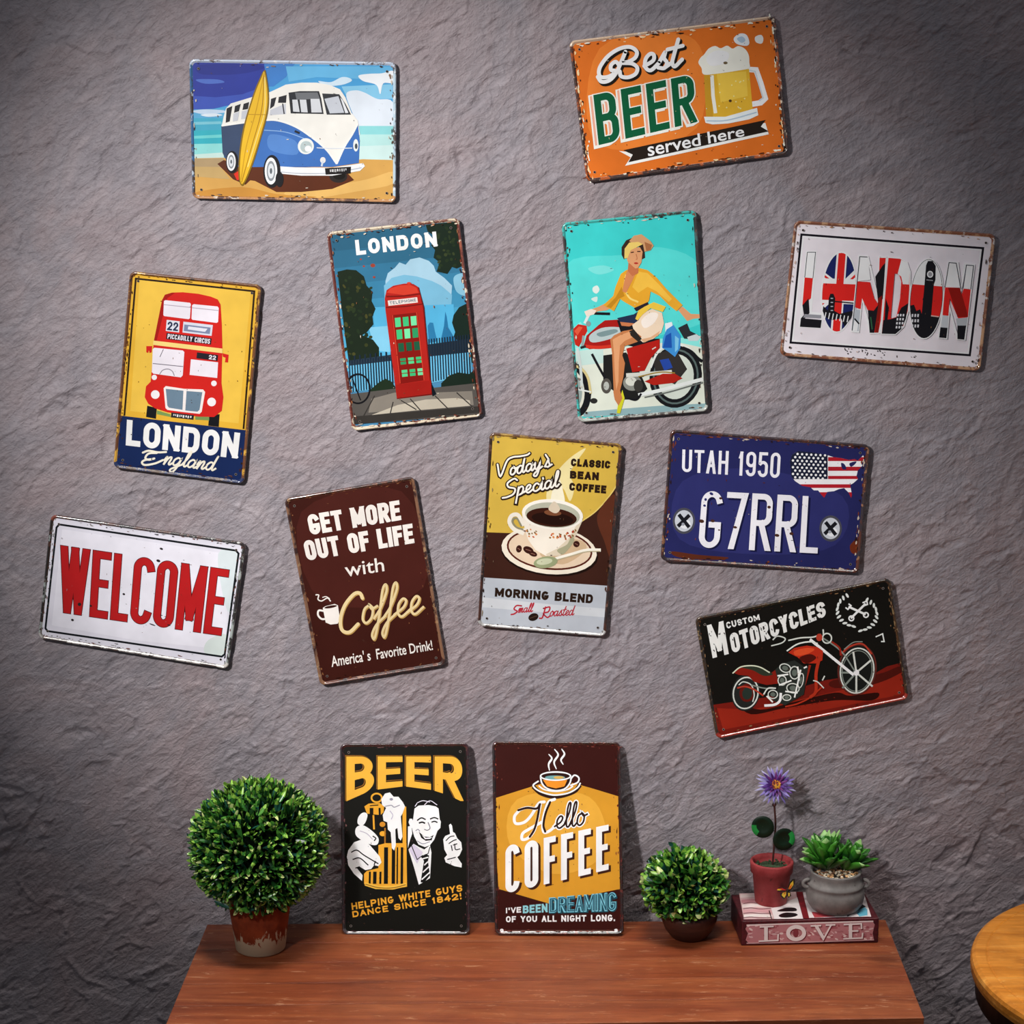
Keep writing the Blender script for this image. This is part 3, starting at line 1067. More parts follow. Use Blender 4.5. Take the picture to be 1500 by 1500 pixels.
# ============ 2: best beer served here
def sign_best():
    S = Sign('tin_sign', 'orange tin sign with a foaming beer mug and the words BEST BEER SERVED HERE', (820, 10), .23333,
             [(833.3, 60), (1135.5, 22.8), (1156, 225.8), (859.2, 267.6)], '#d06a24', ink=1.2)
    S.poly('#dd7a30', 250, 260, 700, 160, 900, 300, 860, 760, 400, 900, 180, 760, smooth=True)
    # mug
    S.line('#eef0ee', [(1170, 392), (1232, 396), (1262, 480), (1290, 575), (1262, 602), (1205, 612)], 34, smooth=False)
    S.line('#c3ccd2', [(1190, 398), (1226, 406), (1276, 572), (1250, 590)], 9, smooth=False)
    S.poly('#d6a932', 905, 418, 1188, 390, 1212, 650, 1050, 690, 918, 694)
    S.poly('#e2bd48', 985, 420, 1170, 405, 1180, 560, 1010, 600)
    S.poly('#c3922a', 905, 418, 948, 414, 962, 690, 918, 694)
    S.line('#f4efdc', [(955, 430), (962, 560), (978, 668)], 22, smooth=False)
    S.poly('#dfe6ee', 905, 690, 1040, 690, 1238, 634, 1246, 680, 1190, 706, 1060, 732, 960, 738, 915, 728, smooth=False)
    S.line('#a9bccb', [(920, 716), (1050, 712), (1236, 662)], 8)
    S.poly('#e9e4d8', 870, 350, 885, 318, 905, 300, 935, 262, 975, 246, 1010, 260, 1050, 244, 1085, 262, 1120, 246, 1160, 262, 1185, 300, 1190, 350, 1188, 385, 1120, 400, 1000, 418, 905, 425, 890, 385, smooth=True)
    S.poly('#f6f3ea', 920, 320, 980, 275, 1060, 290, 1040, 350, 950, 370, smooth=True)
    rnd = random.Random(5)
    for k in range(14):
        S.ell('#f0d98c', rnd.uniform(1000, 1170), rnd.uniform(440, 650), 5, 5, n=8)
    S.ell('#4a3420', 1070, 590, 10, 9, n=9)
    S.ell('#6a5a40', 1040, 352, 14, 9, n=9)
    S.poly('#dfe3e6', 1092, 198, 1130, 168, 1172, 176, 1190, 225, 1170, 245, 1110, 232, smooth=True)
    S.poly('#a8bed0', 1112, 200, 1145, 186, 1165, 210, 1140, 226, smooth=True)
    S.poly('#e4e4e0', 1226, 190, 1262, 176, 1278, 198, 1268, 230, 1232, 222, smooth=True)
    # ribbon
    S.poly('#f1ece0', 372, 905, 450, 912, 1290, 728, 1312, 800, 410, 998, 445, 945)
    S.poly('#241c16', 398, 900, 1292, 710, 1262, 752, 1312, 782, 430, 976, 458, 928)
    S.part('lettering')
    S.font('#f6f4ee', 'served here', (545, 852, 1152, 745, 1160, 812, 556, 940), .012)
    # BEER
    q = [(212, 556), (834, 424), (858, 722), (246, 866)]
    S.text('#f2e6dc', 'BEER', q, 40, .26, shift=(-20, 12), grow=13)
    S.text('#e2a48c', 'BEER', q, 40, .26, shift=(-24, 6), grow=0)
    S.text('#f2e6dc', 'BEER', q, 40, .26, shift=(0, 2), grow=10)
    S.text('#0f5636', 'BEER', q, 40, .26, grow=2)
    # Best, handwritten
    best = [[(345, 400), (322, 396), (322, 366), (350, 345), (372, 372), (352, 410), (300, 440), (252, 436), (250, 384), (300, 312), (372, 264), (440, 252), (482, 280), (474, 318), (432, 344), (392, 352), (452, 356), (486, 382), (476, 420), (430, 442), (385, 436), (376, 404)],
            [(412, 282), (384, 350), (350, 420), (310, 462), (262, 470), (238, 440)],
            [(530, 372), (585, 338), (590, 302), (566, 296), (538, 330), (538, 380), (572, 398), (624, 350)],
            [(622, 352), (660, 286), (654, 322), (672, 350), (656, 384), (618, 382)], [(656, 384), (700, 352)],
            [(744, 204), (714, 310), (706, 350), (722, 374), (768, 330)], [(676, 268), (772, 244)]]
    S.lines('#1d1712', best, 30, shift=(10, 12), cap='round')
    S.lines('#f4f1ea', best, 24, cap='round')
    S.wear(['#2a1a12', '#efe6d4', '#5c2a14', '#f0c898'], 240, 2, size=2.1)
    S.finish([(lambda u, v: v < .04 and u < .6, ('#e8c8a8', '#7a3c18', '#f2eae0', .15)), (ALL, ('#b85a22', '#3a2018', '#ead8c0', .5))])

# ============ 3: bus
def sign_bus():
    S = Sign('tin_sign', 'yellow tin sign with a red double-decker bus above LONDON ENGLAND on navy', (150, 380), .22667,
             [(190.4, 397), (383.5, 417.4), (357.4, 709), (165.9, 685)], '#e9b53a', ink=0.84)
    S.poly('#f0c34c', 240, 130, 960, 210, 880, 1060, 180, 980)
    S.line('#2b1c10', [(142, 1010), (216, 124), (982, 206), (912, 1096)], 12, smooth=False)
    S.poly('#182a58', 80, 1005, 948, 1106, 930, 1470, 60, 1345)
    # wheels, bus body
    S.poly('#17181c', 290, 945, 352, 960, 346, 1030, 282, 1018)
    S.poly('#17181c', 690, 1005, 758, 1000, 752, 1082, 684, 1074)
    S.poly('#7c9a56', 352, 975, 440, 1000, 440, 1018, 352, 1000)
    S.poly('#7c9a56', 600, 1010, 690, 1010, 690, 1040, 600, 1035)
    S.poly('#d4241e', 332, 530, 368, 380, 386, 262, 404, 228, 450, 214, 520, 212, 620, 222, 700, 240, 745, 258, 764, 292, 772, 420, 776, 580, 772, 700, 770, 800, 782, 890, 772, 978, 722, 1018, 620, 1016, 500, 1000, 420, 988, 340, 962, 296, 932, 274, 890, 282, 820, 312, 790, 320, 700)
    S.poly('#d4241e', 284, 560, 322, 560, 318, 600, 305, 604, 300, 585, 296, 604, 284, 600)
    S.poly('#d4241e', 776, 606, 816, 616, 812, 666, 792, 664, 796, 636, 778, 628)
    S.poly('#a81812', 386, 262, 404, 228, 450, 214, 470, 216, 420, 250, 400, 330, 350, 528, 332, 530)
    W = '#f1eaf2'
    for a in ((398, 268, 408, 263, 566, 280, 572, 288, 566, 380, 558, 386, 400, 366, 394, 358), (580, 296, 590, 289, 745, 304, 752, 314, 748, 404, 738, 410, 582, 390, 576, 382)):
        S.poly(W, *a)
    S.line('#b8aab8', [(398, 292), (570, 310)], 5)
    S.line('#b8aab8', [(580, 312), (750, 330)], 5)
    S.poly('#dfe2ec', 416, 390, 500, 400, 496, 472, 410, 462)
    S.poly('#d9dce8', 524, 402, 714, 424, 706, 494, 518, 472)
    S.poly('#7e88a6', 530, 420, 700, 440, 694, 482, 526, 462)
    S.poly('#e4e4ee', 556, 432, 680, 448, 664, 468, 552, 452)
    S.poly('#23222a', 416, 474, 706, 510, 702, 550, 412, 514)
    S.poly('#f6d982', 330, 524, 776, 576, 776, 606, 328, 552)
    S.poly(W, 326, 580, 336, 570, 520, 588, 530, 598, 520, 748, 508, 762, 330, 738, 320, 728)
    S.poly(W, 572, 645, 748, 665, 742, 766, 564, 746)
    S.line('#5c5660', [(395, 580), (372, 630)], 4)
    S.line('#77707c', [(326, 672), (522, 692)], 5)
    S.line('#9a929c', [(370, 742), (390, 716), (424, 708), (452, 722), (466, 752)], 6)
    S.poly('#23222a', 612, 600, 748, 618, 744, 656, 608, 638)
    for x, y, r in ((336, 762, 17), (721, 801, 18), (342, 873, 28), (706, 921, 28)):
        S.ell('#f4eef0', x, y, r, r)
    S.poly('#f2eae6', 396, 832, 410, 818, 528, 836, 650, 840, 664, 856, 642, 984, 628, 998, 520, 986, 420, 972, 408, 960)
    S.poly('#6d8496', 410, 836, 524, 848, 518, 972, 430, 958, 420, 944)
    S.poly('#6d8496', 544, 850, 646, 858, 628, 972, 614, 984, 536, 976)
    S.poly('#2a2a2c', 446, 988, 592, 1006, 588, 1036, 442, 1020)
    S.part('lettering')
    dashes(S, '#e8e8e8', 460, 998, 118, 9, 7, 4, 18)
    S.text('#2a3350', '22', (424, 400, 492, 408, 488, 464, 418, 456), 11, .2)
    S.text('#f0eaf2', '22', (690, 616, 736, 622, 733, 650, 688, 644), 6, .2)
    S.text('#f0eaf2', 'PICCADILLY CIRCUS', (424, 480, 698, 514, 694, 546, 420, 510), 5.5, .25)
    S.text('#f7f6f4', 'LONDON', (160, 1036, 890, 1122, 872, 1286, 152, 1200), 35, .17, grow=1)
    C = '#f6eeda'
    S.lines(C, [[(262, 1248), (300, 1236), (360, 1246), (412, 1244)], [(352, 1250), (300, 1254), (278, 1282), (300, 1294), (336, 1286)], [(322, 1290), (276, 1296), (256, 1312), (276, 1328), (340, 1318), (392, 1296)]], 13, cap='round')
    S.cursive(C, 'ngland', 392, 1320, 50, 12, 7.5, .25, 1.22)
    S.wear(['#4a2a14', '#7a4a1c', '#2a1c12'], 150, 3)
    S.finish([(lambda u, v: v > .72, ('#27345c', '#5a4436', '#8a8078', .35)), (ALL, ('#d8a43c', '#6a3c18', '#2c1a0e', .55))])

# ============ 4: telephone box
def sign_booth():
    S = Sign('tin_sign', 'tin sign with a red telephone box under a blue evening sky and the word LONDON', (465, 305), .22667,
             [(478.1, 340.1), (672.4, 318.6), (707.1, 609.9), (516, 631.4)], '#4f8fb8', ink=0.88)
    top = ['#2f6480', '#326c8a', '#37789a', '#3c84a8', '#4292b8', '#4aa2c8', '#54aed4', '#5cb8dc']
    for k, c in enumerate(top):
        a, b = 120 + 110 * k, 120 + 110 * (k + 1) + 6
        S.poly(c, 60 + a * .12, a + 50, 900 + a * .12, a - 40, 900 + b * .12, b - 40, 60 + b * .12, b + 50)
    S.poly('#a9cfe2', 440, 470, 455, 420, 500, 385, 530, 350, 570, 365, 600, 330, 660, 318, 720, 340, 752, 372, 765, 410, 820, 450, 870, 500, 860, 640, 440, 620)
    S.poly('#7cbbd8', 430, 500, 480, 450, 560, 430, 640, 440, 740, 470, 800, 500, 870, 560, 860, 700, 440, 700)
    S.poly('#8cc4dc', 880, 450, 930, 420, 960, 440, 970, 560, 900, 540, smooth=True)
    S.poly('#58b6e0', 360, 640, 880, 620, 900, 940, 380, 960)
    S.poly('#86cdea', 330, 770, 460, 760, 470, 930, 380, 920)
    S.poly('#2f7fae', 712, 760, 726, 738, 748, 740, 760, 800, 775, 860, 720, 870)
    S.poly('#2a76a4', 800, 840, 818, 760, 826, 668, 836, 700, 846, 770, 880, 830, 930, 850, 930, 900, 800, 900)
    # trees
    S.poly('#1e2a1c', 130, 410, 190, 395, 250, 400, 300, 440, 318, 500, 356, 540, 350, 600, 376, 650, 356, 700, 362, 750, 320, 800, 290, 820, 360, 850, 398, 900, 400, 960, 320, 990, 205, 1010, 175, 800)
    rnd = random.Random(8)
    for k in range(46):
        x, y = rnd.uniform(170, 350), rnd.uniform(430, 960)
        S.ell(rnd.choice(['#2c3a22', '#3a4020', '#24331f', '#4a4a24']), x, y, rnd.uniform(8, 20), rnd.uniform(6, 13), rnd.uniform(0, 180), 8)
    S.poly('#1c2a1e', 700, 108, 905, 85, 945, 370, 900, 390, 870, 380, 840, 425, 800, 415, 770, 410, 790, 350, 750, 320, 760, 270, 735, 240, 760, 180, 712, 150)
    for k in range(26):
        x, y = rnd.uniform(770, 900), rnd.uniform(120, 390)
        S.ell(rnd.choice(['#2c3a22', '#3a4428', '#24331f']), x, y, rnd.uniform(8, 18), rnd.uniform(6, 12), rnd.uniform(0, 180), 8)
    S.poly('#1a2a22', 965, 615, 915, 640, 880, 690, 870, 740, 890, 800, 880, 830, 920, 870, 920, 980, 1005, 1000, 990, 760)
    # railings
    S.poly('#2a3a48', 200, 985, 480, 945, 490, 990, 205, 1020)
    S.poly('#24303c', 715, 880, 1000, 840, 1010, 930, 722, 960)
    S.poly('#6fc4ea', 205, 1018, 486, 985, 500, 1150, 215, 1190)
    S.poly('#6fc4ea', 722, 958, 990, 930, 1000, 1080, 730, 1130)
    for k in range(17):
        x = 212 + k * 17
        S.line('#1d2c3c', [(x - 6, 985 - k * 2), (x + 4, 1190 - k * 3)], 8)
        if k % 2 == 0:
            S.line('#1d2c3c', [(x - 6, 955 - k * 2), (x - 5, 990 - k * 2)], 10)
    for k in range(16):
        x = 728 + k * 17
        S.line('#1d2c3c', [(x - 8, 845 - k * 2), (x + 4, 1125 - k * 4)], 8)
    S.poly('#20301f', 345, 1170, 390, 1130, 440, 1100, 480, 1120, 500, 1150, 505, 1200, 340, 1210, smooth=False)
    S.poly('#1b2a20', 800, 1130, 850, 1080, 910, 1060, 980, 1070, 1020, 1040, 1040, 1150, 800, 1180)
    # pavement
    S.poly('#5a5550', 210, 1200, 500, 1165, 740, 1160, 1020, 1130, 1050, 1330, 230, 1395)
    S.poly('#8b8378', 350, 1230, 500, 1190, 760, 1190, 1000, 1180, 1010, 1270, 330, 1320)
    S.poly('#c9bfac', 520, 1270, 700, 1235, 900, 1225, 985, 1240, 990, 1275, 640, 1305, 350, 1335)
    S.poly('#3a3632', 225, 1345, 1040, 1278, 1048, 1320, 232, 1395)
    for a in ((370, 1210, 300, 1340), (490, 1250, 470, 1330), (600, 1230, 680, 1320), (760, 1210, 850, 1300), (900, 1190, 1000, 1280), (540, 1240, 640, 1300)):
        S.line('#3c3834', list(zip(a[::2], a[1::2])), 7)
    S.ell('#16161a', 262, 1165, 82, 100, 0, 30, ring=11)
    S.line('#16161a', [(225, 1100), (280, 1240)], 7)
    # the box
    R = '#b8241c'
    S.poly('#0f1820', 735, 1130, 770, 1200, 745, 1215, 730, 1170)
    S.poly('#7c1610', 440, 590, 452, 528, 490, 500, 560, 486, 620, 488, 655, 510, 668, 560, 690, 640, 742, 1205, 514, 1232)
    S.poly(R, 436, 580, 448, 528, 490, 500, 560, 486, 610, 486, 648, 506, 664, 552, 672, 600, 682, 640, 735, 1195, 514, 1225, 440, 655)
    S.poly('#d8402c', 450, 545, 470, 518, 530, 498, 600, 494, 640, 512, 654, 545, 560, 560)
    S.line('#7c1610', [(446, 570), (560, 566), (664, 552)], 9)
    S.line('#7c1610', [(444, 640), (560, 634), (680, 618)], 8)
    S.ell('#d8402c', 592, 484, 14, 8)
    S.poly('#efe0d8', 455, 596, 645, 574, 650, 608, 460, 630)
    S.poly('#8a160f', 480, 690, 648, 672, 692, 1110, 532, 1135)
    S.poly('#a81e17', 505, 1140, 735, 1110, 738, 1190, 514, 1222)
    G = ['#58d890', '#3fc47c', '#7ae8a8', '#2f9c62', '#1f5c40']
    rows = [(708, 60, 0), (785, 62, 0), (872, 56, 4), (970, 40, 0), (1045, 44, 1)]
    for r, (y, h, dk) in enumerate(rows):
        for k in range(3):
            x = 500 + (y - 708) * .13 + k * 51
            yy = y - k * 5
            S.poly(G[dk] if dk == 4 else G[(r + k) % 4], x, yy, x + 37, yy - 4, x + 41, yy + h - 4, x + 5, yy + h)
            if r > 2:
                S.line('#8a160f', [(x, yy + h * .5), (x + 42, yy + h * .5 - 4)], 5)
    S.line('#d8402c', [(486, 690), (536, 1130)], 6)
    S.line('#d8402c', [(642, 672), (690, 1110)], 6)
    for x, y, r in ((358, 370, 16), (300, 375, 8), (366, 445, 9), (280, 330, 7)):
        S.ell('#a04434', x, y, r, r * .8, n=9)
    S.part('lettering')
    S.text('#3a6a78', 'TELEPHONE', (466, 602, 636, 582, 640, 600, 470, 622), 3.5, .3)
    S.text('#f4f4f2', 'LONDON', (242, 206, 766, 150, 776, 246, 252, 304), 25, .22)
    S.wear(['#7a3a28', '#ecdcc4', '#3a2018', '#a86a44'], 170, 4, size=1.8)
    S.finish([(lambda u, v: v < .02 or v > .975, ('#e4d4b8', '#7a4030', '#4a2a1c', .32)), (ALL, ('#a05a44', '#6a2c20', '#e0d0b8', .5))])

# ============ 5: rider on a motorcycle
def sign_rider():
    S = Sign('tin_sign', 'turquoise tin sign with a person in a yellow blouse sitting on a red motorcycle', (810, 295), .22333,
             [(822.3, 326.3), (1019.9, 307.3), (1038.2, 602.1), (846.8, 618.8)], '#3fd0cc', ink=0.95)
    S.poly('#57dcd6', 80, 420, 460, 350, 700, 300, 960, 420, 980, 800, 110, 900, smooth=True)
    S.poly('#7be4de', 230, 440, 330, 420, 400, 450, 300, 480, smooth=True)
    S.poly('#e4f0e8', 262, 565, 290, 552, 305, 580, 285, 605, 262, 590, smooth=True)
    S.poly('#d8ece4', 250, 640, 290, 625, 285, 660, smooth=True)
    S.poly('#8ce8e0', 110, 850, 180, 790, 260, 900, 800, 900, 985, 880, 990, 1030, 130, 1030)
    S.poly('#dfe4d4', 125, 1000, 400, 960, 800, 920, 985, 960, 1015, 1370, 175, 1410)
    S.poly('#c4e0d8', 130, 985, 330, 960, 330, 1060, 150, 1080)
    S.poly('#8fb0b4', 200, 1382, 450, 1360, 700, 1340, 1000, 1325, 1010, 1370, 200, 1415)
    K = '#1a1a1e'
    # rear wheel, mudguard
    S.ell(K, 805, 1150, 172, 205, 8)
    S.ell('#5a6a68', 805, 1150, 150, 182, 8)
    S.ell(K, 805, 1150, 138, 170, 8)
    S.ell('#d4dcd0', 805, 1150, 118, 148, 8)
    S.poly('#34302e', 650, 1010, 800, 960, 880, 1100, 800, 1200, 680, 1150)
    S.line('#e8ece4', [(640, 1090), (680, 1000), (740, 950), (830, 940), (900, 970), (950, 1030)], 14)
    S.line(K, [(850, 960), (905, 985), (950, 1030), (980, 1050)], 22)
    S.poly('#2848a0', 700, 1040, 760, 1030, 785, 1090, 730, 1110)
    # front wheel
    S.ell(K, 120, 1235, 130, 190, -8)
    S.ell('#e0e0d0', 110, 1240, 96, 150, -8)
    S.ell('#9aa8a4', 110, 1240, 80, 128, -8)
    S.line('#d8c88c', [(135, 1075), (190, 1100), (230, 1160), (248, 1260)], 16)
    S.line('#cfd8d4', [(160, 960), (180, 1080), (190, 1240)], 18)
    S.line('#e4e8e4', [(130, 1225), (250, 1250)], 10)
    # frame, engine
    S.poly('#20201f', 330, 1010, 480, 990, 560, 1100, 620, 1230, 540, 1300, 470, 1300, 330, 1190, smooth=False)
    S.line(K, [(255, 1000), (300, 1085), (345, 1165)], 16)
    S.ell('#54504a', 350, 1210, 34, 50)
    S.ell('#b4b8b0', 350, 1210, 18, 28)
    S.ell('#8a8c84', 520, 1190, 60, 52)
    S.ell('#d6d8cc', 512, 1180, 36, 30)
    S.ell('#3a3834', 560, 1210, 30, 40)
    S.line('#d8dad0', [(480, 1140), (640, 1130), (780, 1118)], 26)
    S.line('#9c7e30', [(560, 1150), (700, 1120), (800, 1125)], 8)
    S.poly('#b02218', 600, 1180, 720, 1130, 800, 1130, 850, 1160, 790, 1190, 660, 1205)
    S.line('#e8ece8', [(560, 1270), (700, 1240), (850, 1200), (985, 1165)], 24)
    S.line('#6c706c', [(600, 1285), (760, 1250), (900, 1210), (985, 1188)], 9)
    S.line(K, [(490, 1290), (545, 1300), (580, 1260)], 14)
    S.ell('#2a2a28', 268, 1308, 24, 18)
    # tank and side panel
    S.poly('#a81c18', 300, 810, 340, 780, 430, 775, 520, 830, 560, 920, 430, 950, 240, 970, 200, 950, 220, 880)
    S.poly('#b9c8c8', 240, 880, 320, 830, 430, 825, 470, 850, 380, 900, 260, 925, smooth=True)
    S.poly('#7c9496', 290, 865, 400, 838, 420, 858, 320, 888, smooth=True)
    S.line('#d23424', [(212, 950), (300, 958), (430, 945)], 22)
    S.poly(K, 420, 780, 520, 770, 600, 800, 640, 900, 700, 900, 690, 940, 560, 960, 470, 940)
    S.poly('#b42018', 480, 965, 700, 905, 700, 960, 640, 1030, 600, 1110, 520, 1120)
    S.line('#d8d0c4', [(650, 970), (675, 955)], 7)
    # headlamp, bars
    S.poly('#c42a1c', 128, 840, 165, 805, 220, 815, 225, 850, 170, 955, 145, 940)
    S.poly('#e0583c', 140, 850, 170, 820, 195, 826, 160, 880)
    S.line('#e0e8e4', [(208, 800), (235, 745), (260, 720)], 18)
    S.line(K, [(270, 735), (375, 738)], 18)
    S.ell('#8a9c9c', 232, 802, 16, 18)
    S.line('#98a4a4', [(200, 880), (190, 960)], 14)
    S.line('#2a2a2a', [(180, 960), (215, 950)], 16)
    # cases at the back
    S.poly('#2c3034', 820, 830, 880, 800, 900, 850, 960, 880, 950, 910, 860, 900)
    S.poly('#c8d4d4', 880, 890, 940, 870, 970, 890, 950, 915, 890, 915)
    S.poly('#e8f0f4', 735, 800, 780, 790, 800, 880, 790, 980, 740, 900)
    S.poly('#3f8fd4', 745, 840, 790, 810, 836, 880, 835, 960, 800, 1020, 750, 980, 715, 960, 720, 900)
    S.poly('#1f56b0', 740, 880, 775, 860, 780, 960, 720, 960)
    S.poly('#7cc4e8', 800, 880, 826, 900, 820, 970, 800, 990)
    # the person: far leg, skirt, near leg
    skin, sk2 = '#e0a070', '#c47c4c'
    S.poly('#c8784c', 440, 790, 520, 770, 545, 800, 500, 820, 450, 815)
    S.poly('#24304c', 420, 765, 530, 740, 560, 720, 580, 760, 540, 800, 440, 790)
    S.poly('#f0d8bc', 520, 810, 560, 780, 590, 730, 650, 705, 715, 730, 728, 800, 710, 860, 660, 900, 590, 925, 540, 880)
    S.poly('#dfae84', 575, 905, 640, 890, 700, 850, 690, 880, 600, 925)
    S.poly('#f8ece0', 580, 780, 640, 730, 690, 740, 660, 800, 600, 830, smooth=True)
    S.poly(sk2, 375, 905, 400, 878, 460, 850, 520, 840, 580, 885, 570, 915, 470, 950, 455, 1010, 472, 1060, 462, 1150, 440, 1240, 450, 1290, 400, 1280, 394, 1150, 388, 1000)
    S.poly(skin, 392, 905, 440, 878, 510, 850, 545, 880, 470, 915, 440, 945, 432, 1050, 430, 1180, 415, 1240, 405, 1120, 400, 1000)
    S.poly('#2a2622', 500, 850, 530, 838, 582, 900, 560, 922, 510, 880)
    S.poly('#d2d02c', 455, 1235, 470, 1290, 440, 1390, 418, 1388, 425, 1340, 440, 1290)
    S.poly(sk2, 395, 1245, 440, 1240, 455, 1290, 430, 1340, 405, 1300)
    # arms, blouse
    S.poly(skin, 300, 690, 370, 655, 400, 690, 350, 715, 290, 722, 260, 740, 215, 745, 235, 715)
    S.poly('#f0e0d0', 205, 722, 250, 705, 285, 715, 270, 740, 220, 755)
    S.poly(skin, 815, 705, 850, 690, 905, 738, 970, 740, 975, 765, 920, 770, 880, 785)
    S.poly('#e8a830', 445, 475, 480, 450, 560, 435, 620, 450, 680, 500, 740, 570, 800, 630, 850, 680, 810, 720, 760, 680, 700, 620, 640, 590, 630, 650, 600, 690, 540, 700, 470, 660, 440, 640, 400, 720, 330, 680, 395, 620, 410, 560)
    S.poly('#f4c048', 560, 460, 620, 470, 700, 550, 780, 640, 760, 660, 680, 590, 620, 560, 560, 600, 520, 560)
    S.poly('#c88a20', 450, 560, 470, 620, 430, 640, 380, 700, 350, 690, 410, 630)
    S.line('#f8d878', [(480, 480), (470, 560), (500, 630), (560, 660)], 12)
    S.poly('#d88a58', 485, 455, 530, 470, 555, 445, 520, 520, 480, 600, 455, 590, 468, 520)
    S.poly('#2a2430', 530, 700, 620, 660, 630, 680, 545, 720)
    S.poly('#f0c848', 560, 715, 600, 690, 660, 660, 740, 690, 720, 725, 640, 700, 590, 740, 555, 780, 540, 770)
    # head
    S.poly('#3a2a24', 450, 300, 480, 255, 540, 230, 585, 245, 600, 300, 605, 370, 585, 380, 560, 290, 500, 310, 490, 370, 465, 380, 450, 350)
    S.poly(skin, 488, 330, 520, 305, 570, 300, 588, 330, 580, 400, 555, 440, 530, 445, 500, 420, 485, 380)
    S.poly('#c8744a', 495, 400, 540, 440, 560, 435, 560, 470, 520, 490, 490, 455)
    S.poly('#d4a070', 500, 260, 530, 225, 580, 215, 640, 260, 660, 290, 640, 320, 600, 330, 590, 280, 540, 290)
    S.poly('#f0d070', 470, 310, 500, 270, 560, 265, 590, 280, 560, 295, 510, 320, 490, 370, 468, 375)
    S.poly('#a86c44', 600, 265, 650, 285, 640, 318, 612, 325)
    S.line('#4a2a22', [(510, 335), (530, 332)], 7)
    S.line('#4a2a22', [(552, 328), (574, 328)], 7)
    S.ell('#b8342c', 545, 405, 14, 6)
    S.line('#c07850', [(545, 345), (552, 375), (543, 380)], 5)
    S.wear(['#2a201c', '#d8d0c0', '#5a3a2c'], 110, 5)
    S.finish([(lambda u, v: v > .9, ('#b8bcb4', '#3a302a', '#5a4a40', .4)), (lambda u, v: u > .5 and v > .1, ('#4a6a68', '#2a2220', '#6a4434', .55)), (ALL, ('#44c0b8', '#3a2c28', '#8a4c38', .3))])

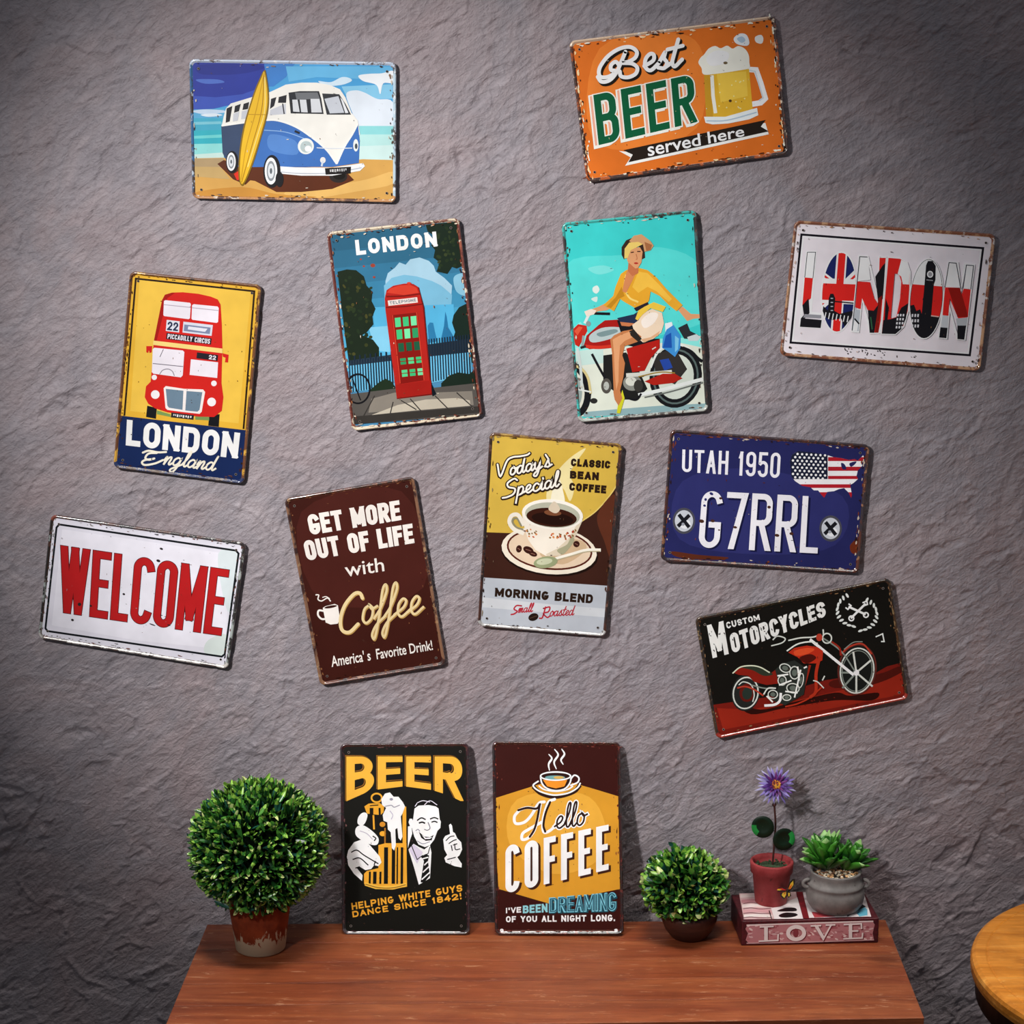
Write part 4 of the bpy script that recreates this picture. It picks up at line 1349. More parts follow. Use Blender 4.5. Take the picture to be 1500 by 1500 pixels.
# ============ 6: white LONDON
def sign_flag():
    S = Sign('tin_sign', 'white tin sign with LONDON in flag and skyline letters inside a black border', (1130, 310), .22667,
             [(1164, 322.5), (1458.7, 342.9), (1436, 543.5), (1141.8, 520.8)], '#d6cfd4', ink=1.35)
    S.line('#16141a', [(194, 148), (1368, 236), (1282, 928), (124, 846)], 14, smooth=False, closed=True)
    S.line('#f2eff0', [(206, 162), (1354, 248), (1270, 914), (138, 834)], 8, smooth=False, closed=True)
    red, blk, wht, nv = '#cc2420', '#19181c', '#e9e6f0', '#1c2458'
    S.part('lettering')
    def out(pts, w=16):
        S.line('#f4f2f4', pts, w, smooth=False, closed=True)
    # L
    out(flat(232, 262, 285, 262, 252, 655, 325, 662, 318, 748, 186, 740))
    S.poly(wht, 232, 262, 285, 262, 268, 430, 215, 425)
    S.poly(red, 215, 425, 268, 430, 255, 560, 200, 605)
    S.poly(blk, 200, 605, 240, 560, 246, 655, 215, 690, 325, 700, 318, 752, 184, 744, 190, 690, 210, 668)
    S.poly('#8a8a90', 215, 662, 322, 668, 322, 690, 205, 684)
    S.line('#3a3a42', [(232, 262), (285, 262), (268, 430)], 4, smooth=False)
    S.line('#3a3a42', [(232, 262), (215, 425)], 4, smooth=False)
    # O, flag
    def oval(cx, cy, rx, ry, n=40, sh=-28):
        return [(cx + rx * math.cos(2 * PI * k / n) - sh * math.sin(2 * PI * k / n) * .55, cy + ry * math.sin(2 * PI * k / n)) for k in range(n)]
    o1 = oval(436, 520, 108, 254, sh=28)
    def clipped(col, poly_pts, ov):
        # keep the part of a convex polygon inside a convex oval
        p = list(poly_pts)
        n = len(ov)
        for i in range(n):
            a, b = ov[i], ov[(i + 1) % n]
            res = []
            def side(q):
                return (b[0] - a[0]) * (q[1] - a[1]) - (b[1] - a[1]) * (q[0] - a[0])
            for k in range(len(p)):
                u, v = p[k], p[(k + 1) % len(p)]
                su, sv = side(u), side(v)
                if su >= 0:
                    res.append(u)
                if su * sv < 0:
                    t = su / (su - sv)
                    res.append((u[0] + (v[0] - u[0]) * t, u[1] + (v[1] - u[1]) * t))
            p = res
            if len(p) < 3:
                return
        S.poly(col, p)
    S.poly('#f4f2f4', [(436 + (x - 436) * 1.08, 520 + (y - 520) * 1.04) for x, y in o1])
    S.poly(nv, o1)
    cx, cy = 444, 500
    for dx, dy in ((260, 200), (260, -250), (-260, 230), (-260, -200)):
        L = Vector((dx, dy)).normalized()
        nn = Vector((-L.y, L.x))
        def band(w, off=0):
            a = Vector((cx, cy)) + nn * off
            b = a + L * 400
            return [tuple(a + nn * w), tuple(b + nn * w), tuple(b - nn * w), tuple(a - nn * w)]
        clipped('#ece6e0', band(24), o1)
        clipped(red, band(7, 5), o1)
    clipped('#ece6e0', flat(318, 430, 560, 438, 552, 600, 310, 590), o1)
    clipped('#ece6e0', flat(424, 240, 492, 240, 450, 800, 380, 800), o1)
    clipped(red, flat(436, 240, 482, 240, 440, 800, 392, 800), o1)
    clipped(red, flat(318, 462, 560, 470, 552, 578, 312, 568), o1)
    S.poly(blk, 335, 610, 365, 640, 370, 560, 380, 530, 400, 530, 412, 560, 405, 640, 440, 660, 520, 640, 528, 650, 512, 690, 470, 740, 450, 690, 390, 700, 345, 680, 330, 640)
    for k in range(7):
        S.line('#f0eeec', [(352 + k * 24, 650 + k * 4), (344 + k * 24, 690 + k * 4)], 6)
    for k in range(4):
        S.line('#9aa0a8', [(382, 560 + k * 26), (398, 560 + k * 26)], 7)
    S.line(blk, [(372, 576), (540, 592)], 8)
    # N
    out(flat(570, 288, 620, 292, 690, 560, 700, 296, 735, 298, 692, 780, 640, 782, 585, 560, 560, 774, 520, 770))
    S.poly(wht, 570, 288, 620, 292, 640, 440, 556, 450)
    S.poly(red, 556, 450, 636, 455, 664, 560, 690, 600, 660, 640, 620, 634, 585, 560, 576, 630, 540, 618)
    S.poly(red, 698, 298, 738, 298, 706, 700, 690, 782, 660, 780, 680, 640, 690, 560)
    S.poly(blk, 716, 350, 735, 330, 720, 560, 690, 600, 670, 420)
    S.poly('#7c1812', 690, 560, 714, 540, 690, 780, 668, 782)
    S.poly(blk, 622, 636, 660, 640, 690, 600, 664, 782, 634, 782)
    S.poly('#a8aeb4', 540, 632, 574, 634, 562, 772, 520, 768)
    S.poly(wht, 536, 700, 560, 726, 554, 770, 524, 768)
    S.line(blk, [(536, 690), (566, 725)], 9)
    S.line(blk, [(570, 290), (620, 293)], 5)
    S.line('#3a3a42', [(570, 288), (520, 768)], 5)
    S.line('#2c5a3c', [(640, 680), (650, 760)], 8)
    # D
    dd = flat(755, 298, 830, 304, 872, 330, 892, 390, 890, 500, 880, 640, 850, 740, 800, 788, 712, 786)
    dh = flat(795, 400, 822, 402, 838, 450, 830, 560, 806, 680, 770, 690)
    out(dd)
    S.poly(red, dd, holes=[dh])
    S.poly(wht, 838, 310, 872, 330, 892, 390, 888, 470, 848, 468, 838, 420, 815, 400)
    S.poly(blk, 838, 620, 884, 590, 868, 690, 840, 756, 800, 790, 712, 788, 722, 700, 770, 694, 806, 682)
    S.poly(blk, 738, 560, 758, 620, 744, 740, 726, 760)
    for k in range(4):
        for j in range(3):
            S.poly('#d0d0d4', 812 + j * 18 - k * 3, 660 + k * 26, 822 + j * 18 - k * 3, 661 + k * 26, 820 + j * 18 - k * 3, 676 + k * 26, 810 + j * 18 - k * 3, 675 + k * 26)
    S.line('#f4f2f4', [(744, 300), (704, 786)], 8)
    # O, clock tower
    o2 = oval(1000, 562, 102, 252, sh=28)
    S.poly('#f4f2f4', [(1000 + (x - 1000) * 1.09, 562 + (y - 562) * 1.04) for x, y in o2])
    S.poly(blk, [(1000 + (x - 1000) * 1.03, 562 + (y - 562) * 1.012) for x, y in o2])
    S.poly(wht, o2)
    clipped(red, flat(880, 466, 1120, 484, 1100, 690, 880, 680), o2)
    clipped(blk, flat(880, 610, 920, 600, 935, 640, 960, 630, 970, 660, 1100, 680, 1080, 830, 880, 830), o2)
    S.poly(blk, 998, 345, 1010, 318, 1040, 318, 1060, 350, 1058, 440, 1048, 470, 1030, 680, 1010, 760, 960, 760, 985, 500, 990, 440)
    S.ell(wht, 1024, 404, 20, 22)
    S.ell('#8c8c90', 1024, 404, 13, 15)
    S.line('#8c8c90', [(1000, 440), (1042, 444)], 6)
    for k in range(3):
        for j in range(3):
            S.poly('#c8c8cc', 906 + j * 18, 660 + k * 34, 916 + j * 18, 661 + k * 34, 914 + j * 18, 680 + k * 34, 904 + j * 18, 679 + k * 34)
    S.line('#c8a8a0', [(1030, 672), (1080, 678)], 7)
    # N
    out(flat(1146, 328, 1200, 332, 1224, 500, 1250, 340, 1306, 346, 1245, 824, 1200, 820, 1150, 620, 1128, 815, 1082, 810))
    S.poly(wht, 1146, 328, 1192, 332, 1216, 490, 1120, 488)
    S.poly(wht, 1258, 344, 1304, 348, 1286, 500, 1236, 496)
    S.poly(red, 1120, 488, 1216, 492, 1226, 540, 1240, 497, 1286, 502, 1268, 680, 1210, 700, 1150, 560, 1142, 672, 1104, 668)
    S.poly('#8a1812', 1140, 492, 1216, 492, 1260, 640, 1268, 680, 1200, 680)
    S.poly('#b8bcc0', 1104, 668, 1142, 672, 1136, 750, 1092, 746)
    S.poly('#a8acb0', 1190, 690, 1266, 682, 1258, 740, 1200, 740)
    S.poly(blk, 1090, 746, 1136, 750, 1128, 816, 1082, 812)
    S.poly(blk, 1200, 735, 1256, 735, 1244, 826, 1200, 822)
    S.line('#3a3a42', [(1120, 488), (1146, 328), (1192, 332), (1224, 500)], 5, smooth=False)
    S.line('#3a3a42', [(1236, 496), (1258, 344), (1304, 348), (1286, 500)], 5, smooth=False)
    S.part('printed_picture')
    rnd = random.Random(4)
    for k in range(28):
        x = rnd.uniform(470, 960)
        S.ell('#3c3434', x, 880 + x * .062 + rnd.uniform(-26, 10), rnd.uniform(3, 9), rnd.uniform(2, 5), rnd.uniform(0, 90), 7)
    S.wear(['#6a4a38', '#a87a54', '#3a2c28'], 110, 6)
    S.finish([(ALL, ('#c89a72', '#8a4c2c', '#dcd0c8', .42))])

# ============ 7: welcome
def sign_welcome():
    S = Sign('tin_sign', 'white tin sign with WELCOME in tall red capitals on the plaster wall', (45, 740), .22,
             [(74.7, 753.2), (360.7, 795), (334.3, 980.2), (55.6, 934.7)], '#d9d6e0', ink=1.1)
    S.poly('#e2dfe8', 210, 160, 900, 260, 1340, 330, 1290, 960, 700, 900, 140, 800)
    S.poly('#cfd8da', 1250, 320, 1380, 330, 1330, 700, 1280, 600, smooth=True)
    S.poly('#cdd6d2', 1180, 900, 1300, 860, 1290, 1000, 1160, 985, smooth=True)
    S.line('#15181c', flat(190, 128, 1366, 302, 1384, 322, 1292, 992, 1272, 1008, 112, 838, 98, 820, 172, 148), 13, smooth=False, closed=True)
    S.part('lettering')
    q = (200, 268, 1322, 432, 1268, 868, 182, 710)
    fn = lambda s, t: (lambda p: p)(tuple((Vector(q[0:2]) * (1 - s) + Vector(q[2:4]) * s) * (1 - t) + (Vector(q[6:8]) * (1 - s) + Vector(q[4:6]) * s) * t))
    S.text('#4a1414', 'WELCOME', fn, 48, .15, grow=4)
    S.text('#b01e20', 'WELCOME', fn, 48, .15)
    S.part('printed_picture')
    for x, y, a, b in ((870, 290, 12, 7), (850, 370, 14, 9), (278, 764, 10, 8), (620, 592, 9, 7), (325, 660, 12, 12), (810, 795, 22, 4), (400, 670, 9, 7), (920, 798, 12, 4)):
        S.ell('#2a2224', x, y, a, b, 20, 8)
    S.wear(['#1f1c1c', '#6a4034', '#8a8a86'], 190, 7, size=1.5)
    S.finish([(lambda u, v: v < .05 and u < .35, ('#8a4a3c', '#3a2a28', '#c8c8c8', .3)), (lambda u, v: v < .05, ('#2a2626', '#5a3428', '#b8b8b4', .3)), (lambda u, v: v > .95, ('#c8c2bc', '#3a2822', '#6a4a3c', .35)), (ALL, ('#a8b0ac', '#26221f', '#4a2e24', .5))])

# ============ 8: get more out of life
def sign_more():
    S = Sign('tin_sign', 'dark brown tin sign reading GET MORE OUT OF LIFE WITH COFFEE in cream letters', (405, 690), .21333,
             [(416.1, 730.5), (606.6, 697.5), (653.5, 973.7), (469, 1004.6)], '#3e1a14', ink=0.95)
    S.poly('#4a201a', 170, 280, 860, 140, 1010, 800, 320, 900, smooth=True)
    W = '#f4ece4'
    # cup
    S.line(W, flat(268, 850, 290, 852, 285, 880, 310, 892, 350, 872, 372, 895), 8)
    S.line(W, flat(315, 868, 340, 862, 366, 876), 6)
    S.poly(W, 318, 940, 336, 928, 400, 912, 422, 922, 436, 1020, 420, 1048, 372, 1054, 338, 1040)
    S.ell('#3a1a14', 372, 932, 44, 9, -10)
    S.line(W, flat(325, 960, 290, 958, 286, 990, 310, 1015, 340, 1015), 13)
    S.part('lettering')
    S.text(W, 'GET MORE', (208, 304, 840, 202, 856, 334, 236, 438), 27, .17, grow=2)
    S.text(W, 'OUT OF LIFE', (182, 482, 930, 362, 946, 492, 212, 614), 27, .17, grow=2)
    S.font(W, 'with', (462, 630, 732, 592, 742, 688, 478, 728), .006)
    co = [[(590, 872), (572, 838), (530, 846), (470, 920), (440, 1010), (448, 1088), (500, 1106), (560, 1050)]]
    S.lines('#b89050', co, 24, cap='round', shift=(5, 6))
    S.cursive('#b89050', 'offee', 578, 1050, 118, 19, -10.5, .22, .98, shift=(5, 6))
    S.lines('#e8d09c', co, 23, cap='round')
    S.cursive('#e8d09c', 'offee', 578, 1050, 118, 16, -10.5, .22, .98)
    S.font(W, "America' s  Favorite Drink!", (372, 1268, 1064, 1158, 1076, 1228, 380, 1346), .012)
    S.wear(['#2a120c', '#8a5a3a', '#6a3a24'], 110, 8)
    S.finish([(lambda u, v: u < .04 or u > .96, ('#8a6248', '#3a1a12', '#a88460', .3)), (ALL, ('#6a3a2a', '#2e140e', '#9a6a50', .4))])

# ============ 9: morning blend
def sign_today():
    S = Sign('tin_sign', "tin sign with a steaming coffee cup, TODAY'S SPECIAL and MORNING BLEND", (690, 625), .21,
             [(717.3, 633), (912.2, 650.2), (887.4, 932.6), (699.5, 916.9)], '#d4b048', ink=1.00)
    S.poly('#3c2018', 60, 735, 360, 745, 760, 668, 870, 590, 960, 490, 1020, 400, 1040, 340, 1075, 330, 985, 1115, 60, 1055)
    S.line('#e4c870', flat(770, 662, 870, 590, 960, 490, 1020, 400, 1040, 340), 8)
    S.poly('#5c2e1e', 880, 620, 1010, 480, 980, 900, 930, 800, smooth=True)
    S.poly('#b9bec6', 62, 1050, 985, 1112, 962, 1480, 40, 1400)
    S.poly('#cdd0d4', 82, 1190, 560, 1240, 950, 1270, 940, 1330, 560, 1300, 80, 1260)
    # steam
    S.poly('#ecdca0', 530, 520, 540, 400, 610, 300, 700, 210, 800, 150, 740, 240, 690, 330, 720, 420, 690, 520, 640, 430, 600, 520, smooth=True)
    S.poly('#f4ecd0', 560, 540, 570, 440, 610, 360, 640, 440, 650, 540, smooth=True)
    # saucer and cup
    S.ell('#1f110c', 548, 880, 340, 162, 6)
    S.ell('#efe4d0', 545, 862, 334, 166, 6)
    S.ell('#5a2418', 548, 854, 300, 144, 6, 36, ring=13)
    S.ell('#e6cdb0', 548, 854, 286, 131, 6)
    S.poly('#cfb08c', 480, 890, 600, 800, 760, 790, 800, 860, 640, 960, smooth=True)
    S.line('#f0e8d8', flat(370, 690, 330, 618, 285, 620, 268, 665, 300, 715, 370, 745), 28)
    S.line('#8f8a70', flat(352, 694, 322, 642, 298, 642, 290, 665, 316, 700, 365, 718), 12)
    S.poly('#f2e8d8', 358, 620, 372, 700, 400, 790, 450, 860, 520, 900, 620, 900, 690, 840, 730, 760, 775, 660, 780, 620)
    S.poly('#dccdb4', 620, 900, 690, 840, 730, 760, 775, 660, 740, 680, 680, 780, 600, 850, 520, 890, 540, 902)
    S.poly('#a8a484', 600, 860, 670, 820, 700, 760, 720, 790, 690, 840, 640, 890, smooth=True)
    S.ell('#f6f0e4', 568, 612, 214, 106, 5)
    S.ell('#b8b8a4', 568, 616, 192, 88, 5)
    S.ell('#3a1a10', 562, 632, 176, 66, 5)
    S.ell('#24100a', 568, 642, 146, 44, 5)
    S.ell('#7a4a30', 570, 600, 60, 20, 5)
    S.poly('#d8c8b0', 540, 570, 580, 520, 620, 570, 600, 600, 570, 598, smooth=True)
    rnd = random.Random(12)
    for cx, cy in ((400, 720), (440, 740), (420, 755), (560, 760), (590, 775), (620, 760), (650, 770), (680, 750), (720, 735), (700, 765)):
        for k in range(4):
            S.ell(rnd.choice(['#c4582c', '#d88a50', '#a83c20', '#8a6a3c']), cx + rnd.uniform(-16, 16), cy + rnd.uniform(-14, 14), rnd.uniform(5, 11), rnd.uniform(4, 8), rnd.uniform(0, 90), 8)
    for x, y, a, b, r in ((334, 852, 20, 26, 10), (400, 860, 38, 24, 25), (432, 886, 30, 18, 20), (735, 818, 22, 22, 0)):
        S.ell('#3a1a14', x, y, a, b, r)
        S.line('#8a6050', [(x - a * .5, y - b * .2), (x, y), (x + a * .5, y + b * .3)], 5)
    S.line('#f4eede', flat(590, 920, 700, 890, 800, 862, 905, 860), 22)
    S.line('#b8ac8c', flat(600, 928, 700, 900, 800, 872, 900, 868), 7)
    S.ell('#98a078', 520, 945, 84, 40, -8)
    S.ell('#c8ccaa', 512, 940, 56, 22, -8)
    S.part('lettering')
    K = '#2a1a12'
    td = [[(185, 262), (205, 345), (250, 240), (290, 212), (340, 206), (390, 196), (408, 184)]]
    sp = [[(322, 372), (300, 362), (256, 392), (262, 420), (306, 432), (296, 468), (252, 490), (220, 496)]]
    for col, w, sh in ((K, 30, (0, 3)), ('#f6f0e4', 12, (0, 0))):
        S.lines(col, td, w, cap='round', shift=sh)
        S.cursive(col, 'oday', 268, 338, 50, w, -12, .25, 1.2, shift=sh)
        S.line(col, flat(520, 195, 538, 222), w, cap='round', shift=sh)
        S.cursive(col, 's', 515, 284, 44, w, -12, .25, 1.3, shift=sh)
        S.lines(col, sp, w, cap='round', shift=sh)
        S.cursive(col, 'pecial', 318, 476, 52, w, -12, .25, 1.24, shift=sh)
    S.text(K, 'CLASSIC', (700, 222, 972, 240, 968, 292, 696, 274), 14, .22, grow=1)
    S.text(K, 'BEAN', (692, 308, 892, 320, 888, 374, 690, 360), 15, .22, grow=1)
    S.text(K, 'COFFEE', (688, 390, 944, 412, 940, 466, 685, 444), 15, .22, grow=1)
    S.text(K, 'MORNING BLEND', (170, 1124, 852, 1172, 846, 1232, 166, 1184), 15, .2, grow=1)
    R = '#b02838'
    S.lines(R, [[(352, 1250), (318, 1248), (300, 1272), (322, 1288), (300, 1306), (280, 1310)]], 10, cap='round')
    S.cursive(R, 'mall', 328, 1296, 30, 7, -3, .3, 1.0)
    S.lines(R, [[(520, 1258), (498, 1330), (478, 1336)], [(505, 1268), (548, 1258), (540, 1290), (505, 1302), (530, 1330), (548, 1322)]], 10, cap='round')
    S.cursive(R, 'oasted', 545, 1322, 34, 7, -3, .3, 1.0)
    S.ell('#241812', 435, 1328, 36, 26, -20)
    S.line('#5a4034', flat(410, 1336, 440, 1326, 462, 1318), 4)
    S.wear(['#5a3a20', '#2a1a14', '#8a7a60'], 90, 9)
    S.finish([(lambda u, v: v > .76, ('#b4b2b0', '#3a2c26', '#e0e0e0', .22)), (lambda u, v: v > .48, ('#4a281c', '#241410', '#6a4a3c', .4)), (ALL, ('#b08a3c', '#5a341c', '#3a2214', .42))])

# ============ 10: number plate
def sign_plate():
    S = Sign('tin_sign', 'navy tin sign like a number plate reading UTAH 1950 G7RRL with a striped flag map', (955, 620), .22333,
             [(981.8, 628.9), (1274.3, 651.3), (1257.6, 840), (967.3, 821)], '#26285a', ink=1.08)
    S.poly('#2e3068', 200, 380, 700, 300, 1250, 480, 1200, 800, 700, 860, 180, 760, smooth=True)
    # map
    mp = flat(905, 250, 920, 205, 960, 182, 1060, 192, 1160, 212, 1190, 222, 1240, 228, 1290, 240, 1330, 235, 1350, 245, 1385, 210, 1392, 225, 1378, 262, 1380, 278, 1350, 310, 1342, 345, 1352, 365, 1322, 392, 1300, 405, 1312, 470, 1306, 490, 1290, 455, 1260, 425, 1225, 432, 1195, 445, 1150, 450, 1130, 488, 1112, 470, 1090, 440, 1062, 440, 1040, 420, 985, 410, 940, 380, 915, 350)
    S.poly('#f0eef0', mp)
    rows = [(222, 248), (285, 312), (345, 366), (400, 424), (452, 490)]
    def inmap(y0, y1, xa=900, xb=1400):
        p = [q for q in mp]
        p = clip_axis(p, 1, y0, True)
        p = clip_axis(p, 1, y1, False) if p else p
        p = clip_axis(p, 0, xa, True) if p else p
        return p
    for k, (a, b) in enumerate(rows):
        p = inmap(a, b, 1155 if k < 3 else 900)
        if len(p) > 2:
            S.poly('#b0202c', p)
    p = clip_axis(clip_axis(mp, 0, 1152, False), 1, 366, False)
    S.poly('#1c2036', p)
    pls = []
    for r in range(8):
        for k in range(8):
            x, y = 925 + k * 30 + (15 if r % 2 else 0), 200 + r * 22 + k * 1.5
            if x < 1150 and not (r < 1 and k < 1):
                pls.append([[(x + 8 * math.cos(t), y + 8 * math.sin(t)) for t in (2 * PI * i / 10 for i in range(10))]])
    S._emit('#f4f2f4', pls)
    S.poly('#26285a', 1240, 262, 1262, 268, 1275, 300, 1250, 300, smooth=True)
    S.poly('#26285a', 1296, 262, 1340, 250, 1330, 270, 1305, 285, smooth=True)
    # printed screws
    for cx, cy in ((210, 640), (1172, 690)):
        S.ell('#4a4a54', cx, cy, 74, 86)
        S.ell('#c8ccd4', cx, cy, 60, 70)
        S.ell('#e8eaee', cx + 8, cy + 22, 36, 30)
        S.line('#1c1c22', [(cx - 34, cy - 42), (cx + 34, cy + 42)], 24)
        S.line('#1c1c22', [(cx + 36, cy - 38), (cx - 40, cy + 36)], 24)
        S.ell('#9a9ea8', cx - 6, cy + 22, 10, 10)
    S.part('lettering')
    W = '#eceaf0'
    S.text(W, 'UTAH 1950', (200, 172, 846, 194, 836, 360, 196, 318), 19, .24)
    S.text('#15163a', 'G7RRL', (334, 446, 1110, 486, 1090, 858, 306, 818), 42, .2, shift=(6, 6))
    S.text(W, 'G7RRL', (330, 442, 1106, 482, 1086, 854, 302, 814), 38, .2)
    S.part('printed_picture')
    for x, y, a, b in ((398, 640, 14, 10), (325, 642, 18, 12), (450, 492, 10, 8), (545, 682, 14, 8), (768, 550, 12, 10), (820, 735, 16, 10), (915, 724, 14, 10), (440, 700, 7, 5)):
        S.ell('#4a2c20', x, y, a, b, 10, 9)
    for x, y, a, b, r in ((390, 462, 14, 9, 30), (352, 500, 9, 10, 0), (470, 478, 9, 7, 0), (345, 540, 10, 8, 20)):
        S.ell('#2e3068', x, y, a, b, r, 8)
    S.poly('#6a2c18', 1300, 800, 1350, 760, 1352, 850, 1310, 850, smooth=True)
    S.poly('#5a2a1a', 130, 840, 300, 862, 500, 880, 420, 895, 180, 880, smooth=True)
    S.wear(['#5a2a18', '#7a3c20', '#2a1a18', '#c8b8a8'], 190, 10, size=1.9)
    S.finish([(ALL, ('#5a2e20', '#2e2028', '#9a6a48', .4))])

# ============ 11: custom motorcycles
def sign_custom():
    S = Sign('tin_sign', 'black tin sign with a red chopper on a red ground reading CUSTOM MOTORCYCLES', (1005, 840), .22667,
             [(1017.5, 904.6), (1304.2, 846.3), (1331.5, 1023.6), (1049.2, 1082.6)], '#14120f', ink=1.25)
    S.poly('#6e1a12', 170, 850, 330, 826, 520, 800, 900, 690, 1230, 640, 1300, 600, 1420, 570, 1440, 850, 200, 1080)
    S.poly('#8a2416', 200, 870, 420, 880, 800, 800, 1240, 700, 1395, 640, 1405, 780, 800, 900, 240, 1010)
    S.poly('#4a140e', 950, 690, 1240, 650, 1380, 600, 1390, 640, 1200, 720, 960, 740, smooth=True)
    S.poly('#2a0e0a', 330, 830, 480, 880, 700, 830, 960, 770, 1060, 790, 1240, 770, 1200, 820, 960, 820, 640, 870, 420, 910, smooth=True)
    rnd = random.Random(3)
    for k in range(18):
        x = rnd.uniform(560, 960)
        S.ell('#6a1a10', x, 890 - (x - 560) * .22 + rnd.uniform(-14, 14), 5, 4, n=7)
    K, C, G = '#0c0c0e', '#c8ccc4', '#7c847c'
    # rear wheel
    S.ell('#222422', 385, 770, 92, 120, 10)
    S.ell(C, 385, 772, 84, 106, 10, 30, ring=9)
    S.ell('#5a1812', 395, 770, 50, 60, 10)
    S.ell('#26302a', 395, 775, 32, 40, 10)
    S.line(C, flat(340, 720, 370, 700, 420, 720, 440, 780, 430, 830), 7)
    S.line('#a83828', flat(330, 740, 380, 730, 440, 750, 500, 790), 10)
    S.line(G, flat(420, 720, 500, 740, 570, 745), 8)
    S.poly('#7c1c12', 305, 640, 340, 605, 420, 600, 470, 640, 540, 650, 580, 620, 640, 660, 600, 710, 520, 720, 440, 700, 400, 660, 340, 655)
    S.poly('#2c3226', 340, 602, 420, 590, 490, 610, 560, 650, 500, 660, 430, 625, smooth=True)
    S.line('#c8ccb4', flat(300, 645, 350, 605, 420, 595, 480, 606, 540, 640), 8)
    # front wheel
    S.ell('#181a18', 1105, 620, 128, 168, 8)
    S.ell('#5c2620', 1105, 620, 126, 166, 8, 36, ring=10)
    S.ell(C, 1105, 628, 112, 150, 8, 36, ring=9)
    S.ell(G, 1105, 630, 98, 134, 8, 36, ring=5)
    for ex, ey in ((1195, 560), (1205, 730), (1100, 768), (1010, 740), (1000, 640), (1080, 505)):
        S.line(C if ex > 1050 else G, [(1100, 640), (ex, ey)], 12, smooth=False)
    S.ell('#e8ece8', 1100, 640, 18, 20)
    S.line('#a83828', flat(1000, 520, 1060, 470, 1140, 455, 1200, 520), 10)
    S.line(G, flat(1020, 490, 1080, 445, 1140, 440), 6)
    # fork, bars
    S.line('#e4e8e0', [(800, 425), (1082, 655)], 18, smooth=False)
    S.line(G, [(860, 400), (1000, 500), (1090, 630)], 9)
    S.line(C, flat(550, 468, 620, 448, 640, 420, 590, 405, 560, 430), 8)
    S.line(C, flat(660, 432, 740, 415, 820, 410, 870, 392), 9)
    S.ell(C, 910, 418, 34, 36, 0, 24, ring=9)
    S.ell('#a83828', 860, 412, 20, 24)
    S.line(C, [(885, 360), (888, 400)], 9)
    S.line('#8a2418', flat(940, 440, 990, 480, 1000, 530), 12)
    # tank, frame
    S.poly('#b02c18', 660, 510, 700, 480, 780, 465, 850, 475, 885, 500, 880, 560, 840, 580, 760, 580, 720, 540)
    S.poly('#d04a26', 700, 500, 780, 480, 830, 490, 780, 520, 710, 530, smooth=True)
    S.poly('#4a120c', 730, 545, 800, 520, 840, 545, 780, 580, smooth=True)
    S.line('#d8dcd4', flat(650, 500, 720, 455, 800, 440, 850, 452), 9)
    S.line('#a8301c', flat(868, 520, 840, 640, 838, 760, 800, 800), 20)
    S.line('#8a2416', flat(800, 590, 770, 700, 740, 790), 16)
    S.line('#a8301c', flat(640, 860, 720, 840, 800, 800, 880, 730), 10)
    # engine
    S.poly('#262a26', 575, 620, 620, 580, 700, 560, 760, 600, 790, 600, 760, 780, 640, 850, 560, 820, 600, 720)
    for x, y, a, b, r in ((640, 610, 40, 30, 20), (700, 640, 34, 44, 0), (620, 690, 30, 34, 0), (690, 740, 44, 34, 10), (560, 780, 34, 30, 0), (650, 800, 30, 22, 0), (740, 690, 20, 50, 10)):
        S.ell(C, x, y, a, b, r, 16, ring=7)
        S.ell('#5c645c', x, y, a * .5, b * .5, r, 12)
    for a in ((590, 660, 660, 650), (600, 720, 680, 690), (720, 600, 730, 690), (640, 760, 720, 770), (740, 620, 700, 800), (760, 610, 780, 600), (520, 790, 560, 830)):
        S.line('#e0e4dc', list(zip(a[::2], a[1::2])), 10)
    S.line('#e4e8e0', flat(505, 852, 570, 846, 605, 820, 612, 770), 16)
    S.line(C, flat(500, 780, 530, 740, 580, 740), 9)
    S.line(C, flat(880, 690, 895, 660), 8)
    S.line(C, flat(820, 690, 850, 700, 890, 740), 7)
    # wreath with crossed spanners
    for sgn in (-1, 1):
        for k in range(11):
            a = math.radians(100 + k * 14)
            x, y = 1105 - sgn * math.cos(a) * -128, 250 + math.sin(a) * 108 - sgn * 14
            S.ell('#d4d8d4', x, y, 17, 8, (math.degrees(a) + 60) * (1 if sgn < 0 else -1), 8)
    S.line('#e0e4e0', [(1050, 215), (1160, 265)], 14)
    S.line('#e0e4e0', [(1160, 195), (1065, 290)], 14)
    S.ell('#e0e4e0', 1068, 290, 20, 20, 0, 16, ring=9)
    S.ell('#e0e4e0', 1162, 268, 20, 20, 0, 16, ring=9)
    S.line('#e0e4e0', flat(1030, 220, 1046, 232, 1066, 208, 1050, 196), 9, smooth=False)
    S.line('#e0e4e0', flat(1140, 190, 1168, 178, 1172, 200, 1150, 208), 9, smooth=False)
    S.line('#d4d8d4', flat(1225, 410, 1270, 390, 1280, 440, 1260, 440), 8, smooth=False)
    S.part('lettering')
    W = '#d8d8d4'
    S.text(W, 'M', (134, 336, 240, 306, 276, 520, 172, 548), 30, .1)
    S.text(W, 'CUSTOM', (256, 316, 470, 264, 478, 300, 264, 358), 9, .22)
    S.text(W, 'OTORCYCLES', (276, 392, 890, 176, 906, 274, 300, 516), 24, .15)
    rnd = random.Random(11)
    for k in range(60):
        t = rnd.random()
        x, y = 150 + t * 740, 430 - t * 200 + rnd.uniform(-70, 80)
        S.ell('#14120f', x, y, rnd.uniform(3, 9), rnd.uniform(2, 4), rnd.uniform(0, 90), 6)
    S.part('printed_picture')
    S.wear(['#4a2c1c', '#8a6a4a', '#2a1c16'], 120, 11)
